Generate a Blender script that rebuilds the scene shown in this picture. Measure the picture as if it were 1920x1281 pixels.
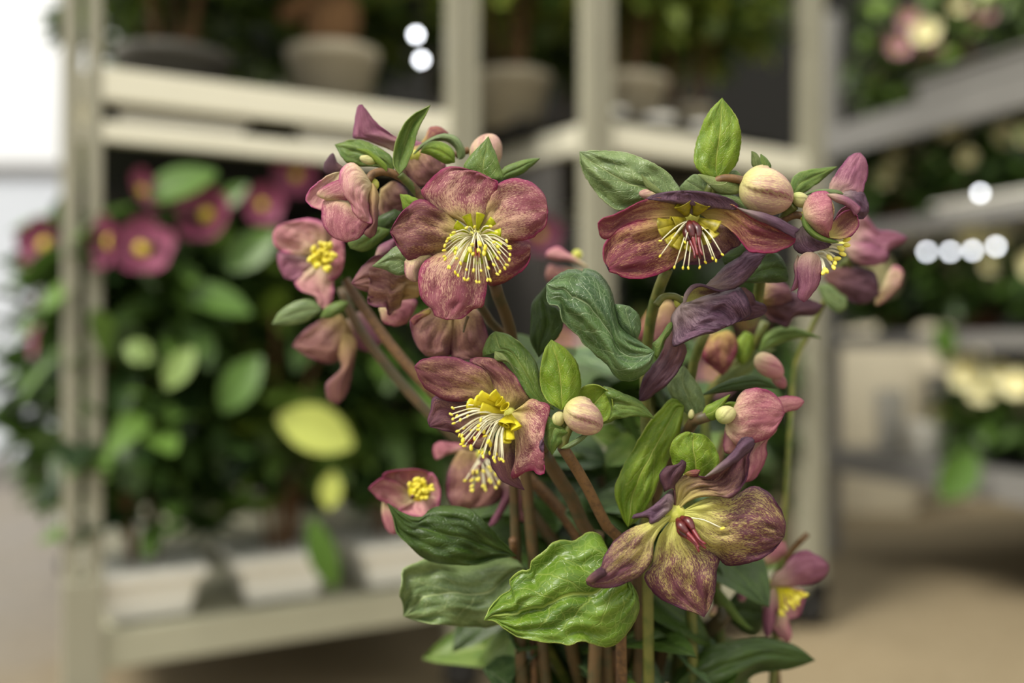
import bpy, math, random
import numpy as np
from mathutils import Vector, Matrix, noise

S = bpy.context.scene
for o in list(bpy.data.objects):
    bpy.data.objects.remove(o)
COL = S.collection
random.seed(7)
F = 1867.0            # focal length in pixels of the 1920 px wide frame (35 mm lens on 36 mm film)
EYE = 0.80
GZ = 0.25             # height of the floor

# ------------------------------------------------------------------ camera
cd = bpy.data.cameras.new('camera')
cam = bpy.data.objects.new('camera', cd)
COL.objects.link(cam)
cam.location = (0, 0, EYE)
cam.rotation_euler = (math.radians(90), 0, 0)
cd.sensor_width = 36
cd.lens = 35
cd.clip_start = 0.02
cd.clip_end = 60
cd.dof.use_dof = True
cd.dof.focus_distance = 0.447
cd.dof.aperture_fstop = 2.6
S.camera = cam

# ------------------------------------------------------------------ sky and light
S.view_settings.view_transform = 'Standard'
S.view_settings.look = 'None'
S.view_settings.gamma = 1
S.view_settings.use_curve_mapping = False
S.view_settings.exposure = 0.5
S.cycles.use_denoising = True
S.cycles.max_bounces = 8
S.cycles.transparent_max_bounces = 8
S.cycles.sample_clamp_indirect = 6
w = bpy.data.worlds.new('overcast')
S.world = w
w.use_nodes = True
nt = w.node_tree
nt.nodes.clear()
tc = nt.nodes.new('ShaderNodeTexCoord')
sp = nt.nodes.new('ShaderNodeSeparateXYZ')
rp = nt.nodes.new('ShaderNodeValToRGB')
bg = nt.nodes.new('ShaderNodeBackground')
ow = nt.nodes.new('ShaderNodeOutputWorld')
nt.links.new(tc.outputs['Generated'], sp.inputs[0])
nt.links.new(sp.outputs['Z'], rp.inputs[0])
rp.color_ramp.elements[0].position = 0.0
rp.color_ramp.elements[0].color = (.50, .49, .46, 1)
rp.color_ramp.elements[1].position = 0.35
rp.color_ramp.elements[1].color = (1, .985, .93, 1)
nt.links.new(rp.outputs[0], bg.inputs[0])
bg.inputs[1].default_value = 1.05
nt.links.new(bg.outputs[0], ow.inputs[0])


def light(name, kind, loc, target, energy, color, **kw):
    d = bpy.data.lights.new(name, kind)
    d.energy = energy
    d.color = color
    for k, v in kw.items():
        setattr(d, k, v)
    o = bpy.data.objects.new(name, d)
    COL.objects.link(o)
    o.location = loc
    o.rotation_euler = (Vector(target) - Vector(loc)).to_track_quat('-Z', 'Y').to_euler()
    return o


light('sun', 'SUN', (-2.0, -1.2, 4), (0, 0.6, 0.8), 3.2, (1, .95, .86), angle=math.radians(20))

# ------------------------------------------------------------------ helpers
class NT:
    def __init__(s, name):
        s.m = bpy.data.materials.new(name)
        s.m.use_nodes = True
        s.t = s.m.node_tree
        s.t.nodes.clear()
        s.out = s.t.nodes.new('ShaderNodeOutputMaterial')

    def n(s, typ, **kw):
        nd = s.t.nodes.new(typ)
        for k, v in kw.items():
            setattr(nd, k, v)
        return nd

    def put(s, sock, v):
        if isinstance(v, bpy.types.NodeSocket):
            s.t.links.new(v, sock)
        else:
            if hasattr(sock.default_value, '__len__') and isinstance(v, (tuple, list)) and len(v) == 3 and len(sock.default_value) == 4:
                v = (*v, 1)
            sock.default_value = v

    def math(s, op, a, b=0.0, clamp=False):
        nd = s.n('ShaderNodeMath', operation=op, use_clamp=clamp)
        s.put(nd.inputs[0], a)
        s.put(nd.inputs[1], b)
        return nd.outputs[0]

    def mix(s, f, a, b):
        nd = s.n('ShaderNodeMix', data_type='RGBA')
        s.put(nd.inputs[0], f)
        s.put(nd.inputs[6], a)
        s.put(nd.inputs[7], b)
        return nd.outputs[2]

    def rng(s, v, a, b, c=0.0, d=1.0):
        nd = s.n('ShaderNodeMapRange', interpolation_type='SMOOTHSTEP')
        for i, q in enumerate((v, a, b, c, d)):
            s.put(nd.inputs[i], q)
        return nd.outputs[0]

    def noise(s, vec, scale, detail=3, rough=.6):
        nd = s.n('ShaderNodeTexNoise')
        if vec is not None:
            s.put(nd.inputs['Vector'], vec)
        nd.inputs['Scale'].default_value = scale
        nd.inputs['Detail'].default_value = detail
        nd.inputs['Roughness'].default_value = rough
        return nd.outputs[0]

    def mapping(s, vec, scale):
        nd = s.n('ShaderNodeMapping')
        s.put(nd.inputs['Vector'], vec)
        nd.inputs['Scale'].default_value = scale
        return nd

    def finish(s, col, rough=.5, bump=None, bstr=.3, bdist=.0003, transl=0.0, tcol=None, spec=.5, metal=0.0):
        p = s.n('ShaderNodeBsdfPrincipled')
        s.put(p.inputs['Base Color'], col)
        s.put(p.inputs['Roughness'], rough)
        p.inputs['Specular IOR Level'].default_value = spec
        p.inputs['Metallic'].default_value = metal
        if bump is not None:
            b = s.n('ShaderNodeBump')
            b.inputs['Strength'].default_value = bstr
            b.inputs['Distance'].default_value = bdist
            s.put(b.inputs['Height'], bump)
            s.t.links.new(b.outputs[0], p.inputs['Normal'])
        res = p.outputs[0]
        if transl:
            t = s.n('ShaderNodeBsdfTranslucent')
            s.put(t.inputs[0], tcol if tcol is not None else col)
            mx = s.n('ShaderNodeMixShader')
            mx.inputs[0].default_value = transl
            s.t.links.new(res, mx.inputs[1])
            s.t.links.new(t.outputs[0], mx.inputs[2])
            res = mx.outputs[0]
        s.t.links.new(res, s.out.inputs[0])
        return s.m


def hx(h):
    h = h.lstrip('#')
    c = [int(h[i:i + 2], 16) / 255 for i in (0, 2, 4)]
    return tuple(((x + .055) / 1.055) ** 2.4 if x > .04045 else x / 12.92 for x in c)


def plain(name, h, rough=.6, var=.12, scale=8, spec=.4, metal=0.0):
    k = NT(name)
    c = k.n('ShaderNodeTexCoord')
    f = k.noise(c.outputs['Object'], scale, 4)
    a = hx(h)
    col = k.mix(f, tuple(x * (1 - var * 2) for x in a), tuple(min(1, x * (1 + var * 2)) for x in a))
    return k.finish(col, rough, spec=spec, metal=metal)


def petal_mat(name, base, mid, speck, edge, amt=.6, edge_w=.8, vein=.35, transl=.22, basel=.22, rough=.55, fine=1.0, streak=1.0):
    """u runs from the claw to the tip, v from one margin to the other."""
    k = NT(name)
    uv = k.n('ShaderNodeUVMap', uv_map='UV').outputs[0]
    s = k.n('ShaderNodeSeparateXYZ')
    k.put(s.inputs[0], uv)
    u, v = s.outputs[0], s.outputs[1]
    oi = k.n('ShaderNodeObjectInfo').outputs['Random']
    va = k.math('ABSOLUTE', k.math('SUBTRACT', k.math('MULTIPLY', v, 2.0), 1.0))
    off = k.n('ShaderNodeCombineXYZ')
    k.put(off.inputs[2], k.math('MULTIPLY', oi, 40.0))
    add = k.n('ShaderNodeVectorMath', operation='ADD')
    k.put(add.inputs[0], uv)
    k.put(add.inputs[1], off.outputs[0])
    pu = add.outputs[0]
    spk = k.noise(k.mapping(pu, (34 * fine, 95 * fine * streak, 1)).outputs[0], 1.0, 5, .72)
    big = k.noise(k.mapping(pu, (3, 4, 1)).outputs[0], 1.0, 3, .5)
    vn = k.noise(k.mapping(pu, (1.4, 17, 1)).outputs[0], 1.0, 5, .6)
    ridge = k.rng(k.math('ABSOLUTE', k.math('SUBTRACT', vn, .5)), 0.0, .028, 1, 0)
    inner = k.mix(k.rng(u, .03, basel + .35), base, mid)
    dens = k.math('ADD', k.rng(u, .0, .8, -.06, .10), k.math('MULTIPLY', k.math('SUBTRACT', big, .5), .45))
    sm = k.rng(k.math('ADD', spk, dens), .47, .57)
    sm = k.math('MULTIPLY', sm, k.rng(u, .06, .4, .15, amt), clamp=True)
    c = k.mix(sm, inner, speck)
    c = k.mix(k.math('MULTIPLY', ridge, k.rng(u, .15, .6, .2 * vein, vein)), c, edge)
    e1 = k.math('POWER', va, 4.0)
    e2 = k.math('POWER', u, 9.0)
    e = k.math('MULTIPLY', k.math('MAXIMUM', e1, e2), k.rng(u, .2, .5))
    e = k.math('ADD', e, k.math('MULTIPLY', k.math('SUBTRACT', spk, .5), 1.1))
    c = k.mix(k.rng(e, .2, 1.05, 0, edge_w), c, edge)
    h = k.math('ADD', k.math('MULTIPLY', ridge, -.8), k.math('MULTIPLY', spk, .7))
    return k.finish(c, rough, h, .55, .0004, transl, spec=.35)


def leaf_mat(name, c1, c2, veinc, transl=.3, rough=.42, back=False, vstr=.75):
    k = NT(name)
    uv = k.n('ShaderNodeUVMap', uv_map='UV').outputs[0]
    s = k.n('ShaderNodeSeparateXYZ')
    k.put(s.inputs[0], uv)
    u, v = s.outputs[0], s.outputs[1]
    oi = k.n('ShaderNodeObjectInfo').outputs['Random']
    off = k.n('ShaderNodeCombineXYZ')
    k.put(off.inputs[2], k.math('MULTIPLY', oi, 30.0))
    add = k.n('ShaderNodeVectorMath', operation='ADD')
    k.put(add.inputs[0], uv)
    k.put(add.inputs[1], off.outputs[0])
    va = k.math('ABSOLUTE', k.math('SUBTRACT', k.math('MULTIPLY', v, 2.0), 1.0))
    wob = k.math('MULTIPLY', k.math('SUBTRACT', k.noise(k.mapping(add.outputs[0], (4, 5, 1)).outputs[0], 1, 3), .5), .9)
    t = k.math('ADD', k.math('SUBTRACT', k.math('MULTIPLY', u, 6.5), k.math('MULTIPLY', va, 2.1)), wob)
    fr = k.math('ABSOLUTE', k.math('SUBTRACT', k.math('FRACT', t), .5))
    side = k.math('MULTIPLY', k.rng(fr, 0, .07, 1, 0), k.rng(va, .5, .95, .8, .1))
    rib = k.rng(va, .01, .05, 1, 0)
    vor = k.n('ShaderNodeTexVoronoi', feature='DISTANCE_TO_EDGE')
    k.put(vor.inputs['Vector'], k.mapping(add.outputs[0], (26, 20, 1)).outputs[0])
    vor.inputs['Scale'].default_value = 1.0
    net = k.rng(vor.outputs[0], 0, .1, .3, 0)
    vein = k.math('MAXIMUM', k.math('MAXIMUM', k.math('MULTIPLY', side, .7), rib), net)
    big = k.noise(k.mapping(add.outputs[0], (4, 4, 1)).outputs[0], 1, 4, .6)
    c = k.mix(k.rng(big, .3, .7), c1, c2)
    c = k.mix(k.math('MULTIPLY', vein, vstr), c, veinc)
    c = k.mix(k.rng(va, .955, 1.0, 0, .5), c, veinc)
    h = k.math('ADD', k.math('MULTIPLY', vein, 1.0 if back else -1.0), k.math('MULTIPLY', big, .8))
    return k.finish(c, rough, h, .6, .0006, transl, spec=.45)


M = {}
# sepals
M['rose'] = petal_mat('rose_sepal', hx('#bcae62'), hx('#cda18e'), hx('#782546'), hx('#8a1f52'), .84, .9, .35)
M['rosebrown'] = petal_mat('rose_brown_sepal', hx('#b0a35a'), hx('#a98264'), hx('#5c1d36'), hx('#701f48'), .8, .9, .4)
M['crimson'] = petal_mat('crimson_sepal', hx('#ac9748'), hx('#b98c66'), hx('#6a1c3c'), hx('#821a47'), .9, .95, .4)
M['olive'] = petal_mat('faded_olive_sepal', hx('#c4c465'), hx('#a8955c'), hx('#5d2b3e'), hx('#481c3a'), .95, .95, .5, .12, fine=1.2)
M['olived'] = petal_mat('dark_faded_sepal', hx('#a89a55'), hx('#7c5a4b'), hx('#4f2137'), hx('#471c39'), .8, .95, .5, .08, fine=1.2)
M['dusk'] = petal_mat('dusky_sepal_back', hx('#83736f'), hx('#66495a'), hx('#3c2138'), hx('#2f1629'), .6, .8, .8, .06, fine=.8)
M['dusk2'] = petal_mat('dark_dusky_sepal_back', hx('#6d4a44'), hx('#5a3a40'), hx('#3a1c2c'), hx('#381a30'), .6, .9, .8, .1, fine=.8)
M['pink'] = petal_mat('pink_sepal', hx('#d0bf90'), hx('#c99690'), hx('#98405f'), hx('#8f2c5c'), .65, .9, .45, .25)
M['pinkp'] = petal_mat('pale_pink_sepal', hx('#d6c79a'), hx('#d0a398'), hx('#b5607c'), hx('#b54a83'), .5, .85, .3, .25)
M['mauve'] = petal_mat('mauve_sepal', hx('#b39a84'), hx('#a4707f'), hx('#6c2a4e'), hx('#6f2555'), .5, .8, .45, .2)
M['brownp'] = petal_mat('brown_pink_sepal', hx('#b69c66'), hx('#9a7360'), hx('#6b3846'), hx('#5c2340'), .6, .9, .5, .15)
M['budm'] = petal_mat('bud_skin', hx('#c8c27c'), hx('#d3bd93'), hx('#a0607a'), hx('#8f3a62'), .55, .9, .3, .1, rough=.4, fine=.6)
M['budg'] = petal_mat('green_bud_skin', hx('#a9b560'), hx('#c9c888'), hx('#b0a070'), hx('#a87a70'), .3, .3, .4, .1, rough=.4, fine=.6)
# leaves
M['leaf_bright'] = leaf_mat('young_leaf', hx('#64851a'), hx('#86a02a'), hx('#b4bc5e'), .36)
M['leaf_mid'] = leaf_mat('green_leaf', hx('#4a6a22'), hx('#6c8438'), hx('#9da962'), .28)
M['leaf_top'] = leaf_mat('grey_green_leaf', hx('#52683a'), hx('#768a54'), hx('#a4b27c'), .22, .38)
M['leaf_blue'] = leaf_mat('dark_bluish_leaf', hx('#344d2c'), hx('#55703f'), hx('#93a57c'), .15, .34)
M['leaf_dark'] = leaf_mat('dark_leaf', hx('#2a3f14'), hx('#3d551c'), hx('#546c30'), .22, .4)
M['leaf_big'] = leaf_mat('large_basal_leaf', hx('#48661c'), hx('#688628'), hx('#aab85c'), .25, .34, vstr=.6)
M['leaf_back'] = leaf_mat('leaf_underside', hx('#617338'), hx('#839052'), hx('#a8b27c'), .3, .6, True)


def simple_uv_mat(name, h, h2, rough=.5, transl=0.0, scale=400, bump=.3, spec=.4):
    k = NT(name)
    c = k.n('ShaderNodeTexCoord')
    f = k.noise(c.outputs['Object'], scale, 4)
    g = k.noise(c.outputs['Object'], scale * .08, 3)
    col = k.mix(k.rng(k.math('ADD', k.math('MULTIPLY', f, .6), k.math('MULTIPLY', g, .4)), .4, .6), hx(h), hx(h2))
    return k.finish(col, rough, f, bump, .0002, transl, spec=spec)


M['stem_b'] = simple_uv_mat('brown_stem', '#4c3620', '#6a4d2c', .6)
M['stem_g'] = simple_uv_mat('green_stem', '#47521f', '#64642c', .5, scale=150)
M['stem_d'] = simple_uv_mat('dull_stem', '#453f26', '#584429', .5, scale=150)
M['filament'] = simple_uv_mat('filament', '#e8e2bd', '#f1ecd2', .4, .2, spec=.5)
M['anther'] = simple_uv_mat('anther', '#dccb35', '#efe468', .5, .1)
M['nect'] = simple_uv_mat('nectary', '#a3ad12', '#c9cc2c', .4, .25, 300)
M['nect_y'] = simple_uv_mat('yellow_nectary', '#cfc21b', '#e3d63a', .4, .25, 300)
M['nect_o'] = simple_uv_mat('olive_nectary', '#756c14', '#a3962a', .4, .2, 300)
M['pistil'] = simple_uv_mat('red_pistil', '#370c10', '#5c1b1b', .35, 0, 250, spec=.6)
M['style'] = simple_uv_mat('pink_style', '#5c1420', '#7a2c30', .35, 0, 250)
M['recept'] = simple_uv_mat('receptacle', '#b9bd4a', '#d2cf6a', .4, .2)


def P(px, py, d):
    """point at depth d (metres in front of the lens) that the photograph shows at (px, py)"""
    return Vector(((px - 960) / F * d, d, EYE - (py - 640.5) / F * d))


# zoomed crops in which positions were measured: name -> (x0, y0, scale)
ZF = {0: (0, 0, 1), 1: (500, 160, .3748), 2: (1060, 160, .3747), 3: (680, 560, .3435), 4: (1080, 640, .4215),
      5: (680, 880, .313), 6: (1180, 960, .2505), 7: (1200, 460, .2342), 8: (1000, 440, .2498)}


def pts(z, s):
    x0, y0, k = ZF[z]
    out = []
    for a in s.split():
        x, y = a.split(',')
        out.append((x0 + float(x) * k, y0 + float(y) * k))
    return out


ORG = Vector((0, 0, 0))


def setorg(v):
    global ORG
    ORG = Vector(v)


def link(name, me, parent=None, mats=()):
    o = bpy.data.objects.new(name, me)
    COL.objects.link(o)
    if parent is not None:
        o.parent = parent
    for m in mats:
        me.materials.append(m)
    return o


def mesh_np(name, V, Fc, UV=None, mi=None, smooth=True):
    me = bpy.data.meshes.new(name)
    me.from_pydata([tuple(v) for v in V], [], [tuple(f) for f in Fc])
    if UV is not None:
        l = me.uv_layers.new(name='UV')
        idx = np.empty(len(me.loops), dtype=np.int32)
        me.loops.foreach_get('vertex_index', idx)
        l.data.foreach_set('uv', np.asarray(UV, dtype=np.float32)[idx].ravel())
    if mi is not None:
        me.polygons.foreach_set('material_index', np.asarray(mi, dtype=np.int32))
    if smooth:
        me.polygons.foreach_set('use_smooth', [True] * len(me.polygons))
    me.update()
    return me


def crom(p, n, closed=False):
    """resample a polyline as a Catmull-Rom curve, n points evenly along its length"""
    p = [np.array(q, float) for q in p]
    if len(p) == 2:
        return np.array([p[0] + (p[1] - p[0]) * t for t in np.linspace(0, 1, n)])
    e = [2 * p[0] - p[1]] + p + [2 * p[-1] - p[-2]]
    d = []
    for i in range(1, len(e) - 2):
        for t in np.linspace(0, 1, 12, endpoint=False):
            a, b, c, q = e[i - 1], e[i], e[i + 1], e[i + 2]
            d.append(.5 * ((2 * b) + (c - a) * t + (2 * a - 5 * b + 4 * c - q) * t * t + (3 * b - a - 3 * c + q) * t ** 3))
    d.append(e[-2])
    d = np.array(d)
    s = np.concatenate([[0], np.cumsum(np.linalg.norm(np.diff(d, axis=0), axis=1))])
    if s[-1] < 1e-9:
        return np.repeat(d[:1], n, 0)
    t = np.linspace(0, s[-1], n)
    return np.stack([np.interp(t, s, d[:, i]) for i in range(d.shape[1])], 1)


def blade(name, parent, z, s, tip, D, zb=0, zt=0, tilt=0, bulge=0, crease=0, mat='rose', back=None, edge=0, rip=0, rf=3.0,
          teeth=0, thick=.00045, nu=30, nv=17, curl=0, label=None, jit=None):
    """a sepal or leaf: its outline runs from the base along one side to the tip (index TIP) and back; depths in mm away from the lens
    zb base, zt tip, tilt +right margin further (first chain = -1), bulge towards the lens in the middle, edge margins away, rip ripples"""
    o = pts(z, s)
    L = [o[0]] + o[1:tip + 1]
    R = [o[0]] + o[tip + 1:][::-1] + [o[tip]]
    Lc = crom(L, nu)
    Rc = crom(R, nu)
    seed = (hash_s(s) % 1000) * .37
    if teeth:
        for C, sg in ((Lc, 1), (Rc, -1)):
            tg = np.gradient(C, axis=0)
            nn = np.stack([tg[:, 1], -tg[:, 0]], 1)
            nn /= np.maximum(np.linalg.norm(nn, axis=1, keepdims=True), 1e-6)
            mid = (Lc + Rc) / 2
            sgn = np.sign(np.sum(nn * (C - mid), axis=1, keepdims=True))
            k = np.arange(nu)
            amp = np.where(k % 2 == 0, 1, -.4) * teeth
            amp[:2] = 0
            amp[-2:] = 0
            C += nn * sgn * amp[:, None]
    if jit is None:
        jit = .9 if name == 'petal' else .7
    mid = (Lc + Rc) / 2
    for C, sg in ((Lc, 0.0), (Rc, 31.0)):
        for i in range(nu):
            dv = C[i] - mid[i]
            ln = np.linalg.norm(dv)
            if ln > 8:
                C[i] += dv / ln * jit * (1.6 * noise.noise(Vector((C[i][0] * .06, C[i][1] * .06, seed + sg))) + 1.3 * noise.noise(Vector((C[i][0] * .2, C[i][1] * .2, seed))))
    V, UV = [], []
    for i in range(nu):
        u = i / (nu - 1)
        for j in range(nv):
            v = -1 + 2 * j / (nv - 1)
            q = Lc[i] * (1 - v) / 2 + Rc[i] * (1 + v) / 2
            width = np.linalg.norm(Lc[i] - Rc[i])
            wf = min(1, width / 90)
            dz = zb * (1 - u) + zt * u + tilt * v * wf
            dz -= bulge * 4 * u * (1 - u) * (1 - v * v)
            dz += crease * math.exp(-(v / .16) ** 2) * math.sin(math.pi * min(1, u * 1.1)) * .5
            dz += edge * abs(v) ** 3 * wf
            dz += curl * u ** 4
            if rip:
                dz += rip * wf * noise.noise(Vector((u * rf + seed, v * rf * .6, seed))) * (.35 + abs(v) ** 2)
                dz += rip * .35 * wf * noise.noise(Vector((u * rf * 2.5 + seed, v * rf * 2, seed + 9)))
                dz += rip * .07 * wf * noise.noise(Vector((u * 1.4 + seed, v * 9, seed + 5)))
            V.append(P(q[0], q[1], D + dz * .001) - ORG)
            UV.append((u, (v + 1) / 2))
    a = sum(o[i][0] * o[(i + 1) % len(o)][1] - o[(i + 1) % len(o)][0] * o[i][1] for i in range(len(o)))
    Fc = []
    for i in range(nu - 1):
        for j in range(nv - 1):
            f = (i * nv + j, i * nv + j + 1, (i + 1) * nv + j + 1, (i + 1) * nv + j)
            if a < 0:
                f = f[::-1]
            Fc.append(f)
    me = mesh_np(name, V, Fc, UV)
    ob = link(name, me, parent, [M[mat], M[back or mat]])
    # face the viewer-side material outwards
    md = ob.modifiers.new('thickness', 'SOLIDIFY')
    md.thickness = thick
    md.offset = 0
    md.material_offset = 1
    md.material_offset_rim = 0
    if label:
        ob['label'] = label
    return ob


def hash_s(s):
    h = 5381
    for c in s:
        h = (h * 33 + ord(c)) & 0xffffff
    return h


def tube_data(points, radii, n=10, res=None, cap=True):
    pt = crom([tuple(p) for p in points], res or max(6, len(points) * 4))
    rr = np.interp(np.linspace(0, 1, len(pt)), np.linspace(0, 1, len(radii)), radii)
    V, Fc, UV = [], [], []
    up = Vector((0.31, 0.2, 0.93))
    for i, p in enumerate(pt):
        t = Vector(pt[min(i + 1, len(pt) - 1)]) - Vector(pt[max(i - 1, 0)])
        t.normalize()
        a = t.cross(up)
        if a.length < 1e-3:
            a = t.cross(Vector((1, 0, 0)))
        a.normalize()
        b = t.cross(a)
        up = b.cross(t) if False else up
        for k in range(n):
            g = 2 * math.pi * k / n
            V.append(Vector(p) + (a * math.cos(g) + b * math.sin(g)) * rr[i])
            UV.append((i / (len(pt) - 1), k / n))
    for i in range(len(pt) - 1):
        for k in range(n):
            Fc.append((i * n + k, i * n + (k + 1) % n, (i + 1) * n + (k + 1) % n, (i + 1) * n + k))
    if cap:
        Fc.append(tuple(range(n))[::-1])
        Fc.append(tuple((len(pt) - 1) * n + k for k in range(n)))
    return V, Fc, UV


def merge(datas):
    V, Fc, UV, MI = [], [], [], []
    for d, mi in datas:
        k = len(V)
        V += list(d[0])
        Fc += [tuple(i + k for i in f) for f in d[1]]
        UV += list(d[2])
        MI += [mi] * len(d[1])
    return V, Fc, UV, MI


def tube(name, parent, points, radii, mat, n=10, res=None):
    V, Fc, UV = tube_data(points, radii, n, res)
    return link(name, mesh_np(name, [Vector(v) - ORG for v in V], Fc, UV), parent, [M[mat]])


def stem(parent, z, s, Ds, r0, r1, mat, name='stem', res=None):
    """a stem through measured positions; Ds depths in metres at both ends, radii in mm"""
    q = pts(z, s)
    n = len(q)
    p = [P(a[0], a[1], Ds[0] + (Ds[1] - Ds[0]) * i / (n - 1)) for i, a in enumerate(q)]
    return tube(name, parent, p, [r0 * .001, r1 * .001], mat, 12, res or n * 6)


def ell_data(c, ax, L, W, nu=14, nv=20, fold=0.0, folds=5, twist=.6, pt=0.0):
    """closed egg shape, AX its long axis, L and W half sizes; FOLD makes overlapping sepal edges"""
    ax = Vector(ax).normalized()
    a = ax.cross(Vector((0.1, .9, .3))).normalized()
    b = ax.cross(a)
    V, Fc, UV = [], [], []
    for i in range(nu + 1):
        t = i / nu
        ph = math.pi * t
        x = -math.cos(ph)
        r = math.sin(ph) * (1 - pt * x)
        for j in range(nv):
            g = 2 * math.pi * j / nv
            s = ((j / nv) * folds + twist * t * 2) % 1.0
            rr = r * (1 + fold * (s - .5) * math.sin(ph))
            V.append(Vector(c) + ax * x * L + (a * math.cos(g) + b * math.sin(g)) * rr * W)
            UV.append((t, s))
    for i in range(nu):
        for j in range(nv):
            Fc.append((i * nv + j, i * nv + (j + 1) % nv, (i + 1) * nv + (j + 1) % nv, (i + 1) * nv + j))
    return V, Fc, UV


def bud(name, parent, z, c, D, ang, L, W, mat, depth=0.0, fold=.16, folds=3, twist=.5, pt=.12, label=None):
    """c centre in crop z; ang direction of the tip in the picture (degrees, 0 right, 90 up); L, W half sizes in pixels of that crop"""
    q = pts(z, '%f,%f' % c)[0]
    ce = P(q[0], q[1], D)
    k = D / F * ZF[z][2]
    ax = Vector((math.cos(math.radians(ang)), depth, math.sin(math.radians(ang))))
    V, Fc, UV = ell_data(ce, ax, L * k, W * k, 26, 60, fold, folds, twist, pt)
    o = link(name, mesh_np(name, [v - ORG for v in V], Fc, UV), parent, [M[mat]])
    if label:
        o['label'] = label
    return o


def stamen(parent, root, tip, bend, r=.00032, an=1.0, mats=('filament', 'anther')):
    mid = (root + tip) / 2 + bend
    t = tube_data([root, mid, tip], [r, r * .9, r * .8], 6, 8)
    d = (tip - mid).normalized()
    side = Vector((random.uniform(-1, 1), random.uniform(-.5, .5), random.uniform(-1, 1))).normalized()
    e = ell_data(tip + d * .0007 * an, (d + side * .7), .0011 * an, .00062 * an, 6, 8)
    V, Fc, UV, MI = merge([(t, 0), (e, 1)])
    return link('stamen', mesh_np('stamen', [Vector(v) - ORG for v in V], Fc, UV, MI), parent, [M[m] for m in mats])


def nectary(parent, base, tip, w, mat, open_=.9):
    """short flattened trumpet with an open two-lipped mouth"""
    ax = tip - base
    Ln = ax.length
    ax.normalize()
    a = ax.cross(Vector((0, 1, 0)))
    if a.length < .1:
        a = ax.cross(Vector((1, 0, 0)))
    a.normalize()
    b = ax.cross(a)
    n = 12
    V, Fc, UV = [], [], []
    prof = [(0, .35), (.25, .5), (.5, .75), (.75, .95), (.92, 1.05), (1.0, 1.2), (.97, .95), (.8, .75), (.45, .4)]
    for i, (t, r) in enumerate(prof):
        for k in range(n):
            g = 2 * math.pi * k / n
            lip = (.22 if math.sin(g) > 0 else -.1) * Ln * max(0, t - .6) * 2 * (abs(math.sin(g)))
            V.append(base + ax * (t * Ln + lip) + (a * math.cos(g) + b * math.sin(g) * .62) * r * w * .5)
            UV.append((t, k / n))
    for i in range(len(prof) - 1):
        for k in range(n):
            Fc.append((i * n + k, i * n + (k + 1) % n, (i + 1) * n + (k + 1) % n, (i + 1) * n + k))
    Fc.append(tuple((len(prof) - 1) * n + k for k in range(n)))
    Fc.append(tuple(range(n))[::-1])
    return link('nectary', mesh_np('nectary', [Vector(v) - ORG for v in V], Fc, UV), parent, [M[mat]])


def pistil(parent, root, tip, r, n=4, spread=.0016, mats=('pistil', 'style')):
    ax = (tip - root).normalized()
    a = ax.cross(Vector((0, 1, .1))).normalized()
    b = ax.cross(a)
    D_ = []
    for k in range(n):
        g = 2 * math.pi * k / n + .4
        o = (a * math.cos(g) + b * math.sin(g))
        L = tip - root
        D_.append((tube_data([root + o * r * .3, root + L * .25 + o * r * .75, root + L * .5 + o * r * .55], [r * .35, r * .62, r * .3], 8, 10), 0))
        D_.append((tube_data([root + L * .45 + o * r * .58, root + L * .8 + o * r * .4, root + L + o * spread], [r * .32, r * .2, r * .14], 6, 8), 1))
    V, Fc, UV, MI = merge(D_)
    return link('pistil', mesh_np('pistil', [Vector(v) - ORG for v in V], Fc, UV, MI), parent, [M[m] for m in mats])


def flower(parent, z, c, D, r=3.0, label=None, mat='recept'):
    q = pts(z, '%f,%f' % c)[0]
    ce = P(q[0], q[1], D)
    V, Fc, UV = ell_data(ce + Vector((0, .001, 0)), (0, 1, 0), r * .0006, r * .001, 10, 16)
    o = link('flower', mesh_np('flower', [v - ORG for v in V], Fc, UV), parent, [M[mat]])
    if label:
        o['label'] = label
    return o, ce


def empty(name, loc, label, cat, group=None, rz=0.0):
    o = bpy.data.objects.new(name, None)
    o.empty_display_size = .05
    COL.objects.link(o)
    o.location = loc
    o.rotation_euler = (0, 0, rz)
    o['label'] = label
    o['category'] = cat
    if group:
        o['group'] = group
    return o


# ------------------------------------------------------------------ materials of the place
MB = {}
MB['cream'] = plain('cream_paint', '#e3dfc9', .45, .04, 6)
MB['post'] = plain('beige_post_paint', '#969380', .5, .06, 9)
MB['shelf'] = plain('greyish_shelf_paint', '#a6a48e', .5, .08, 9)
MB['steel'] = plain('grey_steel', '#8c8a86', .4, .06, 7, metal=.3)
MB['panel'] = plain('grey_panel', '#6e6b68', .6, .06, 4)
MB['black'] = plain('black_plastic', '#15130f', .6, .05, 8)
MB['dark'] = plain('dark_wall', '#14130f', .9, .15, 2)
MB['white'] = plain('white_plastic', '#eeece2', .35, .03, 8)
MB['glass_white'] = plain('pale_wall_sheet', '#c3c8d0', .5, .03, 1)
MB['pot_grey'] = plain('grey_pot_plastic', '#5d5b54', .6, .05, 8)
MB['pot_beige'] = plain('beige_pot', '#a9a08a', .7, .06, 14)
MB['terra'] = plain('brown_pot', '#5a3426', .7, .08, 14)
MB['soil'] = plain('potting_soil', '#2b2018', .95, .3, 90)
MB['board'] = plain('dark_board', '#1f1b16', .8, .1, 6)
MB['box'] = plain('beige_board', '#ded5bb', .7, .05, 5)
MB['bark'] = plain('bark', '#7a5b3c', .9, .25, 30)
MB['cream_fl'] = plain('cream_petals', '#d9d3a4', .6, .1, 60)
MB['pink_fl'] = plain('pink_petals', '#7c3853', .6, .18, 50)
MB['rose_fl'] = plain('pale_rose_petals', '#a67680', .6, .15, 50)
MB['yellow'] = plain('yellow_centre', '#cdb83c', .6, .1, 80)
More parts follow.
